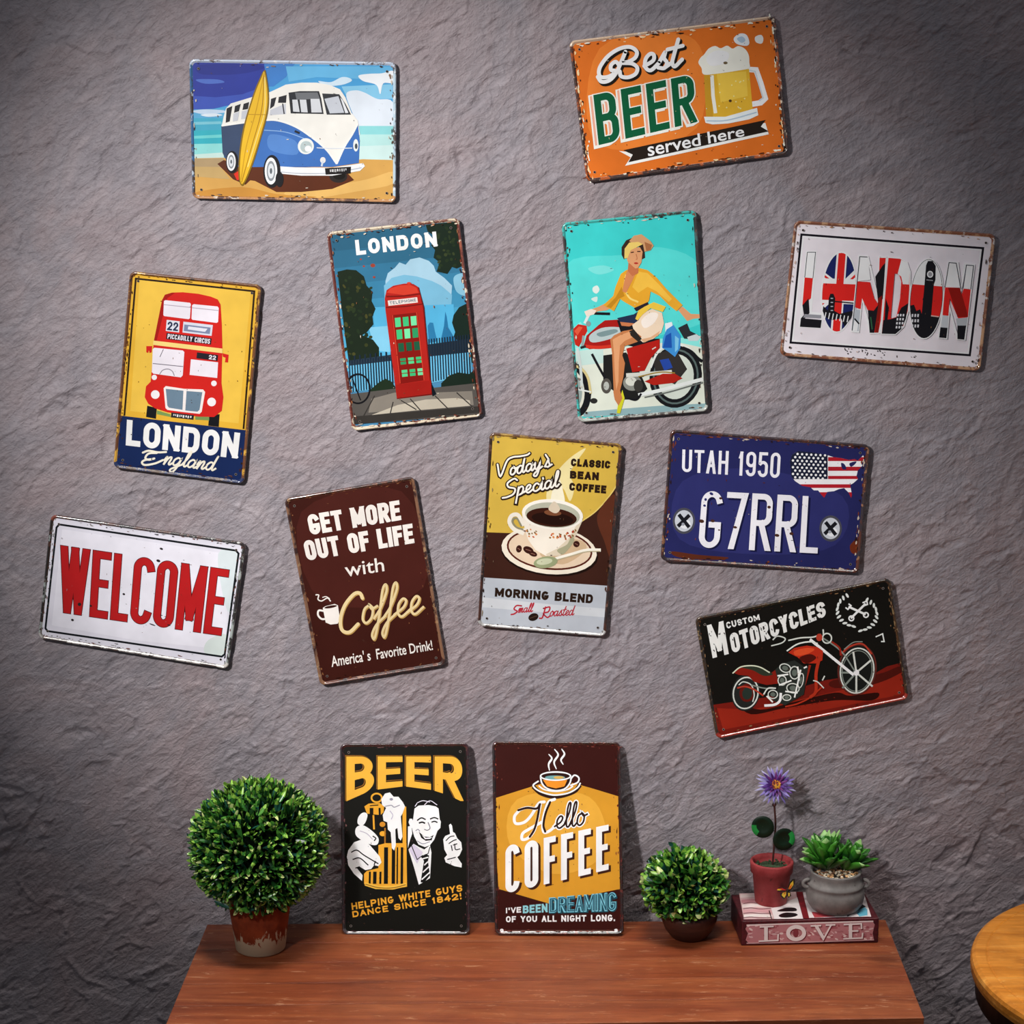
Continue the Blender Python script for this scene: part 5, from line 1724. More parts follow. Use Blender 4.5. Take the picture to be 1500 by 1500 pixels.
    S.finish([(lambda u, v: v > .9, ('#a03020', '#4a1a10', '#c89070', .16)), (lambda u, v: v > .72, ('#7a3420', '#3a2018', '#a07850', .3)), (ALL, ('#4a3624', '#241c16', '#8a7250', .4))])

# ============ the two propped signs
DESK_Z = 0.482
def leaning(px_bottom, px_top):
    b = on_z(600, px_bottom, DESK_Z)
    b.y = min(b.y, -0.05)
    lo = on_y(600, px_bottom, b.y)
    hi = on_y(600, px_top, -0.014)
    d = (hi - lo)
    d.x = 0
    d.normalize()
    n = d.cross(Vector((1, 0, 0)))
    if n.y > 0:
        n = -n
    return (Vector((0, lo.y, lo.z)), n)

def sign_beer():
    S = Sign('tin_sign', 'black tin sign with BEER in gold and a smiling person raising a tankard', (485, 1070), .21,
             [(498, 1089.3), (687, 1087.9), (688.7, 1369.3), (501.4, 1369.3)], '#14130f', leaning(1369.3, 1088.6), 1.2)
    Y, W, K = '#e0a030', '#ece6f0', '#12110f'
    # tankard
    S.ell(Y, 318, 470, 42, 36, 0, 24, ring=12)
    S.poly(Y, 232, 530, 262, 510, 340, 506, 370, 530, 366, 570, 345, 590, 250, 580)
    S.line(K, flat(270, 525, 330, 520), 7)
    S.line(K, flat(282, 540, 282, 600), 26, smooth=False)
    S.line(K, flat(338, 540, 340, 590), 14, smooth=False)
    S.line(Y, flat(295, 590, 300, 690), 12, smooth=False)
    S.ell('#c8862a', 358, 655, 20, 18)
    S.ell(Y, 360, 720, 22, 18)
    S.line('#a86c20', [(376, 680), (376, 790)], 10)
    S.poly(Y, 498, 540, 524, 530, 526, 1080, 500, 1084)
    S.poly(Y, 330, 800, 380, 786, 526, 786, 530, 1090, 420, 1108, 300, 1100, 230, 1070, 230, 1000, 250, 980, 330, 960)
    for x0, x1 in ((258, 272), (288, 312), (332, 346), (364, 392), (418, 442), (452, 462), (480, 498)):
        S.poly(K, x0 + 6, 815 if x0 > 350 else 985, x1 + 6, 815 if x0 > 350 else 985, x1 + 4, 1070, x0 + 4, 1070)
    S.poly('#f0b648', 235, 1058, 330, 1084, 430, 1084, 526, 1062, 524, 1088, 430, 1110, 310, 1106, 235, 1082)
    S.line('#8a5a18', flat(240, 1072, 330, 1096, 430, 1098, 520, 1076), 6)
    # foam
    S.poly(W, 356, 520, 350, 480, 376, 440, 410, 432, 436, 462, 470, 462, 500, 500, 516, 530, 498, 580, 486, 600, 498, 740, 486, 768, 470, 750, 462, 680, 448, 690, 452, 800, 440, 838, 424, 820, 416, 710, 396, 690, 392, 640, 366, 630, 360, 590, 384, 540)
    S.line('#8c8898', flat(376, 530, 420, 522, 440, 535, 480, 520), 6)
    S.line('#b8b0c4', flat(410, 560, 430, 590, 420, 620), 6)
    S.ell('#8c8898', 420, 480, 12, 9)
    # hand on the tankard
    S.poly(W, 186, 650, 188, 610, 210, 580, 236, 572, 254, 590, 240, 640, 215, 664, smooth=True)
    S.poly(W, 168, 700, 186, 668, 230, 664, 290, 704, 330, 750, 326, 790, 296, 800, 240, 780, 180, 740, smooth=True)
    S.poly(W, 110, 880, 120, 836, 160, 780, 214, 760, 262, 790, 340, 880, 352, 920, 330, 946, 300, 940, 280, 966, 240, 974, 200, 950, 180, 960, 220, 1010, 216, 1050, 160, 1000, 120, 940)
    for p in (flat(140, 850, 180, 835, 230, 870, 330, 930), flat(150, 900, 200, 890, 260, 940), flat(300, 770, 312, 752, 290, 736), flat(300, 940, 310, 910), flat(170, 960, 200, 950)):
        S.line(K, p, 8)
    S.line('#b0a8b8', flat(200, 700, 250, 720, 290, 760), 5)
    # person
    S.poly(K, 560, 600, 552, 560, 570, 505, 620, 486, 690, 470, 750, 490, 772, 540, 766, 600)
    S.poly(W, 536, 670, 560, 664, 566, 720, 552, 760, 535, 820)
    S.poly(W, 582, 545, 610, 524, 680, 520, 730, 530, 750, 545, 758, 620, 766, 636, 762, 680, 742, 700, 720, 760, 690, 800, 655, 814, 610, 796, 580, 740, 566, 690, 560, 640, 572, 620)
    S.poly(W, 540, 640, 548, 615, 566, 616, 572, 660, 560, 690)
    S.line(K, flat(600, 628, 630, 610, 660, 622), 9)
    S.line(K, flat(690, 618, 720, 608, 748, 618), 9)
    S.line(K, flat(612, 646, 636, 640, 656, 648), 11)
    S.line(K, flat(700, 640, 722, 634, 742, 642), 9)
    S.line('#6a6470', flat(676, 640, 690, 680, 672, 696, 650, 690), 6)
    S.poly(K, 612, 706, 650, 740, 690, 744, 716, 728, 700, 766, 660, 770, 628, 748)
    S.poly('#ffffff', 632, 728, 660, 748, 706, 744, 690, 756, 655, 758)
    S.line('#8c8898', flat(590, 700, 606, 690, 620, 704), 6)
    S.line('#8c8898', flat(600, 770, 640, 790, 690, 776), 5)
    for p in (flat(600, 505, 640, 490, 690, 500), flat(650, 520, 690, 490, 740, 520), flat(585, 530, 600, 508)):
        S.line('#d8d4e0', p, 5)
    # shirt, tie
    S.poly(W, 540, 830, 575, 790, 612, 812, 650, 830, 690, 800, 700, 850, 694, 960, 690, 1030, 640, 1060, 612, 1076, 580, 960)
    S.poly('#cfc6d8', 540, 830, 575, 790, 640, 850, 600, 930)
    S.line(K, flat(560, 800, 600, 900, 640, 870), 6, smooth=False)
    S.line(K, flat(690, 812, 676, 860, 650, 870), 6, smooth=False)
    S.poly(K, 626, 880, 660, 862, 684, 872, 676, 912, 690, 1010, 650, 1060, 624, 1060, 640, 960, 648, 910)
    for a in ((636, 896, 678, 884), (640, 990, 682, 950), (632, 1040, 688, 990), (650, 940, 676, 915)):
        S.line(W, list(zip(a[::2], a[1::2])), 9)
    # raised hand
    S.poly(W, 822, 660, 834, 650, 844, 664, 850, 708, 864, 716, 880, 752, 908, 780, 914, 830, 896, 870, 880, 884, 912, 930, 910, 956, 860, 946, 800, 920, 790, 890, 810, 868, 790, 830, 782, 760, 796, 736, 830, 722)
    for p in (flat(800, 770, 830, 742, 860, 736), flat(820, 790, 850, 770, 876, 760), flat(850, 800, 880, 790), flat(862, 790, 868, 830, 900, 826), flat(838, 800, 846, 840), flat(810, 900, 850, 890, 870, 884)):
        S.line(K, p, 7)
    S.part('lettering')
    def warp(dx, dy):
        def f(s, t):
            x = 105 + s * 808
            b = 388 + 104 * abs((x - 505) / 402) ** 2
            return (x + dx, 178 + dy + t * (b - 178))
        return f
    S.text('#8a5a1c', 'BEER', warp(-4, -3), 62, .12, grow=3)
    S.text('#2a1a0c', 'BEER', warp(0, 0), 62, .12, grow=1)
    S.text('#e4a83a', 'BEER', warp(2, 3), 58, .13)
    S.text('#e0a030', 'HELPING WHITE GUYS', (140, 1204, 912, 1074, 916, 1122, 146, 1252), 10.5, .22)
    S.text('#e0a030', 'DANCE SINCE 1842!', (146, 1262, 908, 1132, 914, 1176, 152, 1304), 10, .22)
    S.part('printed_picture')
    S.wear(['#3a2024', '#6a4a48', '#241614'], 90, 12)
    S.finish([(lambda u, v: v > .96, ('#4a4446', '#2a1a1c', '#6a5050', .2)), (ALL, ('#3a1e24', '#1c1214', '#5a3a38', .35))])

def sign_hello():
    S = Sign('tin_sign', 'mustard and brown tin sign reading HELLO COFFEE, propped on the table', (705, 1070), .21,
             [(720.8, 1085.8), (908.7, 1086.8), (914, 1369.3), (725, 1369.3)], '#35120e', leaning(1369.3, 1086.6), 1.2)
    S.poly('#cb8f2a', 85, 476, 300, 408, 530, 336, 760, 400, 965, 462, 975, 1104, 700, 1160, 480, 1210, 120, 1105)
    S.poly('#d9a03a', 250, 480, 700, 440, 860, 640, 820, 900, 500, 1000, 200, 800, smooth=True)
    W, K = '#f0ecf4', '#2a1410'
    # cup
    for p in (flat(470, 165, 492, 195, 470, 235, 476, 280), flat(510, 130, 536, 170, 508, 220, 524, 270), flat(560, 128, 580, 165, 556, 205, 572, 238)):
        S.line(W, p, 14, taper=.6)
    S.line(K, flat(360, 390, 420, 440, 520, 462, 640, 430, 690, 380), 30)
    S.line(W, flat(400, 352, 362, 384, 400, 420, 470, 445, 530, 450, 610, 435, 670, 400, 692, 365), 11)
    S.line(W, flat(400, 385, 440, 412, 520, 425, 600, 412, 640, 388), 10)
    S.poly(K, 405, 310, 640, 310, 630, 370, 590, 412, 520, 424, 450, 410, 415, 370)
    S.poly('#e08a28', 430, 345, 600, 345, 580, 390, 520, 404, 460, 390)
    S.line(W, flat(412, 320, 424, 370, 460, 405, 520, 420, 580, 408, 616, 370, 630, 320), 11)
    S.ell(K, 518, 318, 112, 34, 0)
    S.ell(W, 518, 318, 110, 34, 0, 32, ring=11)
    S.ell('#6a9a9c', 515, 328, 70, 14, 0)
    S.ell('#c8a050', 540, 328, 36, 10, 0)
    S.line(W, flat(622, 340, 650, 312, 680, 330, 672, 362, 620, 384), 11)
    S.part('lettering')
    he = [[(262, 560), (232, 600), (240, 648), (300, 640), (350, 590), (400, 510), (440, 498)],
          [(262, 556), (320, 538), (390, 545), (412, 512)],
          [(412, 520), (396, 600), (372, 690), (330, 748), (286, 760), (288, 720), (330, 690), (420, 640)],
          [(512, 480), (470, 500), (440, 580), (428, 660), (440, 712), (490, 690), (528, 640)]]
    thick = [[(408, 516), (392, 610), (370, 690), (338, 742)], [(480, 500), (448, 580), (434, 660), (446, 706)], [(258, 556), (320, 540), (385, 545), (410, 514)]]
    S.lines(W, he, 20, cap='round')
    S.cursive(W, 'ello', 512, 686, 82, 28, -8, .20, .98)
    S.lines(K, thick, 15, cap='round')
    S.cursive(K, 'ello', 512, 686, 82, 12, -8, .20, .98)
    def cof(dx, dy):
        def f(s, t):
            x = 168 + s * 720
            top = 806 - s * 150
            bot = 1138 - s * 168
            return (x + dx + t * 0, top + (bot - top) * t + dy)
        return f
    S.text('#3a1c12', 'COFFEE', cof(14, 12), 42, .38, grow=2)
    S.text(W, 'COFFEE', cof(0, 0), 42, .38)
    S.text('#1c4a58', 'DREAMING', (476, 1170, 944, 1130, 944, 1262, 476, 1276), 24, .1, grow=3)
    S.text('#7cc0d0', 'DREAMING', (472, 1166, 940, 1126, 940, 1258, 472, 1272), 18, .1)
    S.text('#2a5668', 'DREAMING', (478, 1172, 936, 1132, 936, 1252, 478, 1266), 9, .16)
    S.text('#e8e4e4', "I'VE", (170, 1238, 278, 1230, 278, 1270, 170, 1276), 9, .15)
    S.text('#88c4cc', 'BEEN', (290, 1222, 462, 1206, 462, 1268, 290, 1276), 13, .15)
    S.text('#e8e4e4', 'OF YOU ALL NIGHT LONG.', (172, 1296, 934, 1284, 934, 1330, 172, 1338), 10, .2)
    S.part('printed_picture')
    for x in (143, 940):
        S.ell('#e8e6e8', x, 1394, 13, 11)
    S.line('#7a6058', [(160, 1396), (925, 1396)], 5)
    S.wear(['#5a1c18', '#2a100c', '#7a3a30'], 150, 13)
    S.finish([(ALL, ('#3a1814', '#1e0e0c', '#6a2c24', .35))], holes=False)

for f in (sign_van, sign_best, sign_bus, sign_booth, sign_rider, sign_flag, sign_welcome, sign_more, sign_today, sign_plate, sign_custom, sign_beer, sign_hello):
    f()
# ------------------------------------------------------------------ wooden table
def wood_mat(name, cols, rough, rot=0.0, scale=1.0, spec=0.4, planks=None):
    m, nt, b = new_mat(name, rough, spec)
    v = coords(nt, (1.3 * scale, 16 * scale, 16 * scale), (0, 0, rot))
    v2 = coords(nt, (4 * scale, 42 * scale, 42 * scale), (0, 0, rot))
    v3 = coords(nt, (2.2 * scale, 7 * scale, 7 * scale), (0, 0, rot))
    n1 = noise(nt, v, 1.5, 6, 0.6, 1.2)
    n2 = noise(nt, v2, 2.2, 5, 0.7, 0.3)
    n3 = noise(nt, v3, 2.4, 3, 0.5, 0.5)
    c = ramp(nt, n1, [(0.25, cols[0]), (0.45, cols[1]), (0.58, cols[2]), (0.75, cols[3])])
    f = ramp(nt, n2, [(0.35, (0.80, 0.78, 0.76, 1)), (0.62, (1.10, 1.10, 1.10, 1))])
    c = mix(nt, 0.8, c, f, 'MULTIPLY')
    kn = ramp(nt, n3, [(0.64, (0, 0, 0, 1)), (0.74, (1, 1, 1, 1))])
    c = mix(nt, math_node(nt, 'MULTIPLY', kn, 0.55), c, cols[4])
    lt = ramp(nt, n3, [(0.24, (1, 1, 1, 1)), (0.30, (0, 0, 0, 1))])
    c = mix(nt, math_node(nt, 'MULTIPLY', lt, 0.4), c, cols[5])
    v4 = coords(nt, (9 * scale, 46 * scale, 46 * scale), (0, 0, rot))
    sc = ramp(nt, noise(nt, v4, 2.6, 5, 0.72, 0.8), [(0.60, (0, 0, 0, 1)), (0.67, (1, 1, 1, 1))])      # rubbed-through specks
    c = mix(nt, math_node(nt, 'MULTIPLY', sc, 0.6), c, cols[5])
    dk2 = ramp(nt, noise(nt, coords(nt), 9 * scale, 5, 0.65, 0.8), [(0.32, (0.74, 0.70, 0.68, 1)), (0.62, (1.06, 1.06, 1.06, 1))])
    c = mix(nt, 0.8, c, dk2, 'MULTIPLY')
    nt.links.new(c, b.inputs['Base Color'])
    bump(nt, b, math_node(nt, 'ADD', n1, n2), 0.3, 0.002)
    rr = ramp(nt, n2, [(0.3, (rough + .12,) * 3 + (1,)), (0.7, (rough - .06,) * 3 + (1,))])
    nt.links.new(rr, b.inputs['Roughness'])
    return m

RED = wood_mat('reddish_stained_pine', ['#6e311b', '#894427', '#97512f', '#a9623c', '#43180e', '#cc9470'], 0.42)

def build_table():
    q = [on_z(303.5, 1354, DESK_Z), on_z(1297, 1347, DESK_Z), on_z(1354, 1491, DESK_Z), on_z(239.7, 1508, DESK_Z)]
    for p in q[:2]:
        p.y = min(p.y, -0.0065)
    cen = sum(q, Vector()) / 4
    root = thing('wooden_table', 'low reddish wooden table against the wall under the signs', 'table', (cen.x, cen.y, 0))
    L = [Vector((p.x - cen.x, p.y - cen.y)) for p in q]
    th = 0.028
    bm = bmesh.new()
    # five boards side by side with fine joints
    N = 5
    for k in range(N):
        a, b = k / N, (k + 1) / N
        g = 0.0004
        c4 = [L[0].lerp(L[3], a), L[1].lerp(L[2], a), L[1].lerp(L[2], b), L[0].lerp(L[3], b)]
        if k > 0:
            c4[0].y -= g
            c4[1].y -= g
        if k < N - 1:
            c4[2].y += g
            c4[3].y += g
        vs = [bm.verts.new((p.x, p.y, DESK_Z - d)) for d in (0, th) for p in c4]
        for f in ((3, 2, 1, 0), (4, 5, 6, 7), (0, 1, 5, 4), (1, 2, 6, 5), (2, 3, 7, 6), (3, 0, 4, 7)):
            bm.faces.new([vs[i] for i in f])
    bevel(bm, 0.0012, 2)
    bm_obj('tabletop', bm, RED, root)
    ins = 0.03
    C4 = []
    for i in range(4):
        d = (-L[i]).normalized()
        C4.append(Vector((L[i].x + ins * (1 if L[i].x < 0 else -1), L[i].y + ins * (1 if L[i].y < 0 else -1))))
    for c in C4:
        bm = bmesh.new()
        box(bm, (c.x - .022, c.y - .022, 0), (c.x + .022, c.y + .022, DESK_Z - th))
        bevel(bm, 0.003)
        bm_obj('leg', bm, RED, root)
    for i in range(4):
        a, b = C4[i], C4[(i + 1) % 4]
        t = (b - a).normalized()
        n = Vector((-t.y, t.x)) * 0.009
        a2, b2 = a + t * .022, b - t * .022
        bm = bmesh.new()
        vs = [bm.verts.new((p.x, p.y, z)) for z in (DESK_Z - th - .07, DESK_Z - th) for p in (a2 + n, b2 + n, b2 - n, a2 - n)]
        for f in ((3, 2, 1, 0), (4, 5, 6, 7), (0, 1, 5, 4), (1, 2, 6, 5), (2, 3, 7, 6), (3, 0, 4, 7)):
            bm.faces.new([vs[j] for j in f])
        bm_obj('apron', bm, RED, root)

def build_round_table():
    Z = 0.57
    R = 0.30
    root = thing('round_table', 'round honey-coloured wooden side table at the right edge', 'table', (0.912, -0.392, 0))
    m = wood_mat('honey_wood', ['#b06a1c', '#c87c26', '#d88c34', '#e0a04c', '#8a4a10', '#eab868'], 0.38, math.radians(-14), 1.2)
    bm = bmesh.new()
    t = 0.026
    lathe(bm, [(0, Z - t), (R - .006, Z - t), (R - .001, Z - t + .004), (R, Z - t + .010), (R, Z - .008), (R - .002, Z - .003), (R - .007, Z), (R - .02, Z), (R - .0225, Z - .0012), (R - .025, Z), (0, Z)], 128)
    bm_obj('tabletop', bm, m, root, smooth=False)
    bk, nt, b = new_mat('black_steel', 0.4)
    b.inputs['Metallic'].default_value = 0.6
    nt.links.new(ramp(nt, noise(nt, coords(nt), 30, 3), [(0.3, '#0c0c0e'), (0.7, '#1a1a1c')]), b.inputs['Base Color'])
    bm = bmesh.new()
    lathe(bm, [(R - .008, Z - t), (R - .008, Z - t - .03), (R - .02, Z - t - .03), (R - .02, Z - t)], 96)
    bm_obj('apron', bm, bk, root)
    bm = bmesh.new()
    lathe(bm, [(0, Z - t), (.07, Z - t), (.07, Z - t - .008), (.024, Z - t - .02), (.022, .03), (.03, .02), (0, .02)], 48)
    bm_obj('pedestal', bm, bk, root, smooth=False)
    bm = bmesh.new()
    lathe(bm, [(0, 0), (.17, 0), (.175, .006), (.165, .014), (.05, .024), (0, .026)], 64)
    bm_obj('base', bm, bk, root)

build_table()
build_round_table()

# ------------------------------------------------------------------ plants
def leaf_mat(name, col, rough=0.4, spec=0.5):
    m, nt, b = new_mat(name, rough, spec)
    v = coords(nt)
    d = ramp(nt, noise(nt, v, 60, 2), [(0.3, (0.8, 0.8, 0.8, 1)), (0.7, (1.15, 1.15, 1.15, 1))])
    nt.links.new(mix(nt, 1.0, col, d, 'MULTIPLY'), b.inputs['Base Color'])
    return m

GREEN = [leaf_mat('leaf_deep_green', '#143a18', .3, .7), leaf_mat('leaf_green', '#2a6422', .3, .7), leaf_mat('leaf_mid_green', '#4e8c30', .3, .7), leaf_mat('leaf_fresh_green', '#8cbc48', .3, .7), leaf_mat('leaf_pale_tip', '#d0dc8e', .3, .7), leaf_mat('twig_core', '#060c06', .95, .02), leaf_mat('leaf_blue_green', '#1c5244')]

def foliage(parent, cen, rx, rz, n, ln, wd, seed, cut=-0.92):
    rnd = random.Random(seed)
    V, Fc, M = [], [], []
    # core of twigs
    bm = bmesh.new()
    bmesh.ops.create_icosphere(bm, subdivisions=3, radius=1.0)
    for v in bm.verts:
        V.append((cen[0] + v.co.x * (rx - ln * .95), cen[1] + v.co.y * (rx - ln * .95), cen[2] + v.co.z * (rz - ln * .95)))
    bm.verts.ensure_lookup_table()
    for f in bm.faces:
        Fc.append(tuple(v.index for v in f.verts))
        M.append(5)
    bm.free()
    ga = PI * (3 - math.sqrt(5))
    for k in range(n):
        zz = 1 - 2 * (k + .5) / n
        if zz < cut:
            continue
        r = math.sqrt(1 - zz * zz)
        a = ga * k
        d = Vector((r * math.cos(a), r * math.sin(a), zz)) + Vector((rnd.gauss(0, .05), rnd.gauss(0, .05), rnd.gauss(0, .05)))
        d.normalize()
        ref = Vector((rnd.gauss(0, 1), rnd.gauss(0, 1), rnd.gauss(0, 1))).normalized()
        s = d.cross(ref).normalized()
        bend = (s.cross(d) * rnd.uniform(-.8, .8) + Vector((0, 0, rnd.uniform(-.1, .5))))
        L = ln * rnd.uniform(.75, 1.25)
        tipr = rnd.uniform(.92, 1.06)
        surf = Vector((d.x * rx * tipr, d.y * rx * tipr, d.z * rz * tipr))
        pos = surf
        d = (d + Vector((rnd.gauss(0, .33), rnd.gauss(0, .33), rnd.gauss(0, .33)))).normalized()
        base = pos - d * L
        s = d.cross(ref).normalized()
        w = wd * rnd.uniform(.75, 1.25)
        up_n = s.cross(d)
        prof = [(0, .35), (.35, .85), (.68, 1.0), (.9, .72), (1.0, .2)]
        idx = len(V)
        for t, ww in prof:
            p = base + d * (L * t) + bend * (L * .45 * t * t)
            cup = up_n * (w * .22 * ww)
            for sg in (-1, 0, 1):
                q = p + s * (w * .5 * ww * sg) + (cup if sg else -cup * .3)
                V.append((cen[0] + q.x, cen[1] + q.y, cen[2] + q.z))
        body = rnd.choices([0, 1, 2, 6], [5, 4, 2, 1.5])[0]
        tip = {0: rnd.choice([0, 1, 2, 3]), 1: rnd.choice([2, 3, 3]), 2: rnd.choice([3, 4, 4]), 6: rnd.choice([6, 2, 3])}[body]
        for i in range(4):
            for j in range(2):
                o = idx + i * 3 + j
                Fc.append((o, o + 1, o + 4, o + 3))
                M.append(tip if i >= 2 else body)
    mesh_obj('foliage', V, Fc, GREEN, parent, M, smooth=True)

def pot_base(px, py, z):
    return on_z(px, py, z)

def topiary_large():
    c = pot_base(382, 1389, DESK_Z)
    root = thing('potted_topiary', 'large clipped leaf ball in a rust and cream clay pot on the table', 'potted plant', c)
    m, nt, b = new_mat('terracotta_whitewashed', 0.8, 0.2)
    v = coords(nt)
    sep = nt.nodes.new('ShaderNodeSeparateXYZ')
    nt.links.new(v, sep.inputs[0])
    vs = coords(nt, (1, 1, .35), (0, .5, .5))
    n = noise(nt, vs, 75, 4, .6, 1.0)
    t = math_node(nt, 'SUBTRACT', sep.outputs[2], math_node(nt, 'MULTIPLY', n, .10))
    w = ramp(nt, math_node(nt, 'MULTIPLY', math_node(nt, 'ADD', t, .042), 16), [(0.30, (1, 1, 1, 1)), (0.36, (0, 0, 0, 1))])
    cl = ramp(nt, noise(nt, v, 40, 4), [(0.3, '#6e2c18'), (0.7, '#964424')])
    nt.links.new(mix(nt, w, cl, '#bfae92'), b.inputs['Base Color'])
    bump(nt, b, n, .3, .002)
    bm = bmesh.new()
    lathe(bm, [(0, 0), (.034, 0), (.0375, .003), (.0475, .082), (.0475, .092), (.043, .092), (.041, .080), (0, .078)], 64)
    bm_obj('pot', bm, m, root, smooth=True)
    cc = on_y(379, 1240, c.y)
    foliage(root, (cc.x - c.x, 0, cc.z - c.z), .104, .100, 3300, .020, .0058, 21)

def topiary_small():
    c = pot_base(1009, 1371, DESK_Z)
    root = thing('potted_topiary', 'small clipped leaf ball in a low dark brown bowl beside the LOVE book', 'potted plant', c)
    m, nt, b = new_mat('dark_brown_glaze', 0.45, 0.4)
    nt.links.new(ramp(nt, noise(nt, coords(nt, (1, 1, 6)), 22, 4), [(0.3, '#2c1510'), (0.7, '#4a281e')]), b.inputs['Base Color'])
    bm = bmesh.new()
    lathe(bm, [(0, 0), (.024, 0), (.028, .002), (.037, .014), (.043, .030), (.0435, .040), (.041, .044), (.038, .042), (.037, .034), (0, .032)], 64)
    bm_obj('pot', bm, m, root, smooth=True)
    cc = on_y(1003, 1298, c.y)
    foliage(root, (cc.x - c.x, 0, cc.z - c.z), .067, .057, 950, .021, .0078, 5)

topiary_large()
topiary_small()

# ------------------------------------------------------------------ the LOVE book
BZ = 0.040
def build_book():
    fl, fr = on_z(1086, 1385.5, DESK_Z), on_z(1286.5, 1381, DESK_Z)
    ux = (fr - fl).normalized()
    uy = Vector((-ux.y, ux.x, 0))
    Wd, Dp = (fr - fl).length, .104
    root = thing('book', 'thick dark red and pink book with LOVE on its spine, lying on the table', 'book', fl)
    bm = bmesh.new()
    z0 = DESK_Z
    vs = [bm.verts.new(ux * x * 1.0 + uy * y + Vector((0, 0, z))) for z in (0, BZ) for x, y in ((0, 0), (Wd, 0), (Wd, Dp), (0, Dp))]
    for f in ((3, 2, 1, 0), (4, 5, 6, 7), (0, 1, 5, 4), (1, 2, 6, 5), (2, 3, 7, 6), (3, 0, 4, 7)):
        bm.faces.new([vs[i] for i in f])
    bevel(bm, .0018, 3)
    m, nt, b = new_mat('dark_red_cloth', .5, .4)
    nt.links.new(ramp(nt, noise(nt, coords(nt), 160, 3), [(0.35, '#3c0e16'), (0.7, '#5e1a22')]), b.inputs['Base Color'])
    bm_obj('cover', bm, m, root)
    # spine print
    o, s = (1050, 1110), .19334
    D = Decal(o, s, fl + Vector((0, 0, BZ / 2)), -uy, ux, root)
    D.cur = 'spine_print'
    D.poly('#c08084', 230, 1272, 300, 1262, 700, 1256, 1100, 1246, 1180, 1240, 1196, 1262, 1180, 1330, 1190, 1376, 900, 1386, 560, 1396, 240, 1402, 218, 1380, 236, 1330, 216, 1296)
    rnd = random.Random(2)
    for k in range(110):
        x, y = rnd.uniform(235, 1180), rnd.uniform(1270, 1380)
        D.ell(rnd.choice(['#b06a70', '#dcb4b4', '#a85860', '#ead0cc']), x, y, rnd.uniform(8, 26), rnd.uniform(3, 9), rnd.uniform(-20, 40), 8)
    D.line('#ecd8d6', [(225, 1268), (700, 1252), (1185, 1238)], 11)
    D.line('#d8b0b0', [(225, 1404), (700, 1394), (1190, 1378)], 7)
    D.cur = 'lettering'
    def letters(col, w, dx, dy):
        L = [flat(376, 1282, 374, 1384), flat(330, 1280, 424, 1276), flat(322, 1388, 462, 1382, 464, 1340)]
        V_ = [flat(744, 1270, 806, 1374, 866, 1264), flat(716, 1272, 784, 1270), flat(830, 1266, 892, 1264)]
        E_ = [flat(1014, 1258, 1012, 1366), flat(966, 1262, 1094, 1256, 1096, 1290), flat(964, 1370, 1100, 1364, 1104, 1330), flat(1014, 1312, 1066, 1310)]
        D._group(lambda: [D.line(col, p, w, smooth=False, shift=(dx, dy), cap='square') for p in L + V_ + E_])
        D.line(col, flat(372, 1284, 372, 1380), w + 16, smooth=False, shift=(dx, dy))
        D.line(col, flat(1012, 1262, 1012, 1362), w + 14, smooth=False, shift=(dx, dy))
        D.line(col, flat(752, 1272, 808, 1366), w + 12, smooth=False, shift=(dx, dy))
        D.ell(col, 600 + dx, 1326 + dy, 72 + w * .3, 62, -2, 32, ring=20 + w * .8)
    letters('#7a3038', 16, 5, 5)
    letters('#efe2e0', 12, 0, 0)
    D.ell('#8a3c44', 598, 1326, 20, 34, -2)
    D.finish()
    # front cover print
    T = Decal(o, s, fl + Vector((0, 0, BZ)), Vector((0, 0, 1)), ux, root)
    T.cur = 'cover_print'
    T.poly('#d8b4b4', 168, 1030, 600, 1018, 640, 1222, 205, 1226)
    for k, (y, c) in enumerate(((1044, '#ecd8d4'), (1084, '#c88a90'), (1120, '#f0e0dc'), (1160, '#d8a4a8'), (1196, '#f2e6e2'))):
        T.line(c, flat(178 + k * 7, y + 6, 300 + k * 4, y, 420, y + 8), 26 - k)
    for y in (1104, 1144, 1180, 1212):
        T.line('#6a3038', flat(200, y + 3, 260, y - 4, 330, y + 4, 410, y), 5)
    T.poly('#f0e6e6', 412, 1146, 610, 1060, 655, 1222, 436, 1224)
    T.poly('#201418', 456, 1164, 520, 1140, 590, 1140, 604, 1162, 540, 1168, smooth=True)
    T.poly('#201418', 470, 1196, 520, 1176, 590, 1180, 612, 1196, 560, 1212, 490, 1212, smooth=True)
    T.line('#3a1a20', flat(396, 1160, 416, 1224), 8)
    T.poly('#e8dcdc', 640, 1022, 1110, 1016, 1170, 1206, 700, 1216)
    T.poly('#7c1c24', 604, 1020, 650, 1020, 700, 1218, 656, 1222)
    T.poly('#b04048', 716, 1170, 830, 1180, 900, 1206, 740, 1214)
    T.poly('#68b4cc', 1060, 1180, 1100, 1120, 1140, 1150, 1142, 1196, 1080, 1206)
    T.poly('#2a3038', 990, 1208, 1090, 1150, 1130, 1130, 1080, 1100, 960, 1150)
    T.finish()
    return fl, ux, uy

build_book()
TOPZ = DESK_Z + BZ

def clay(name, a, b_, rough=.65):
    m, nt, b = new_mat(name, rough, .35)
    v = coords(nt)
    n = noise(nt, v, 55, 5, .65)
    c = ramp(nt, n, [(0.3, a), (0.7, b_)])
    ch = ramp(nt, noise(nt, v, 85, 3), [(0.68, (0, 0, 0, 1)), (0.71, (1, 1, 1, 1))])
    nt.links.new(mix(nt, math_node(nt, 'MULTIPLY', ch, .5), c, '#2a1612'), b.inputs['Base Color'])
    return m

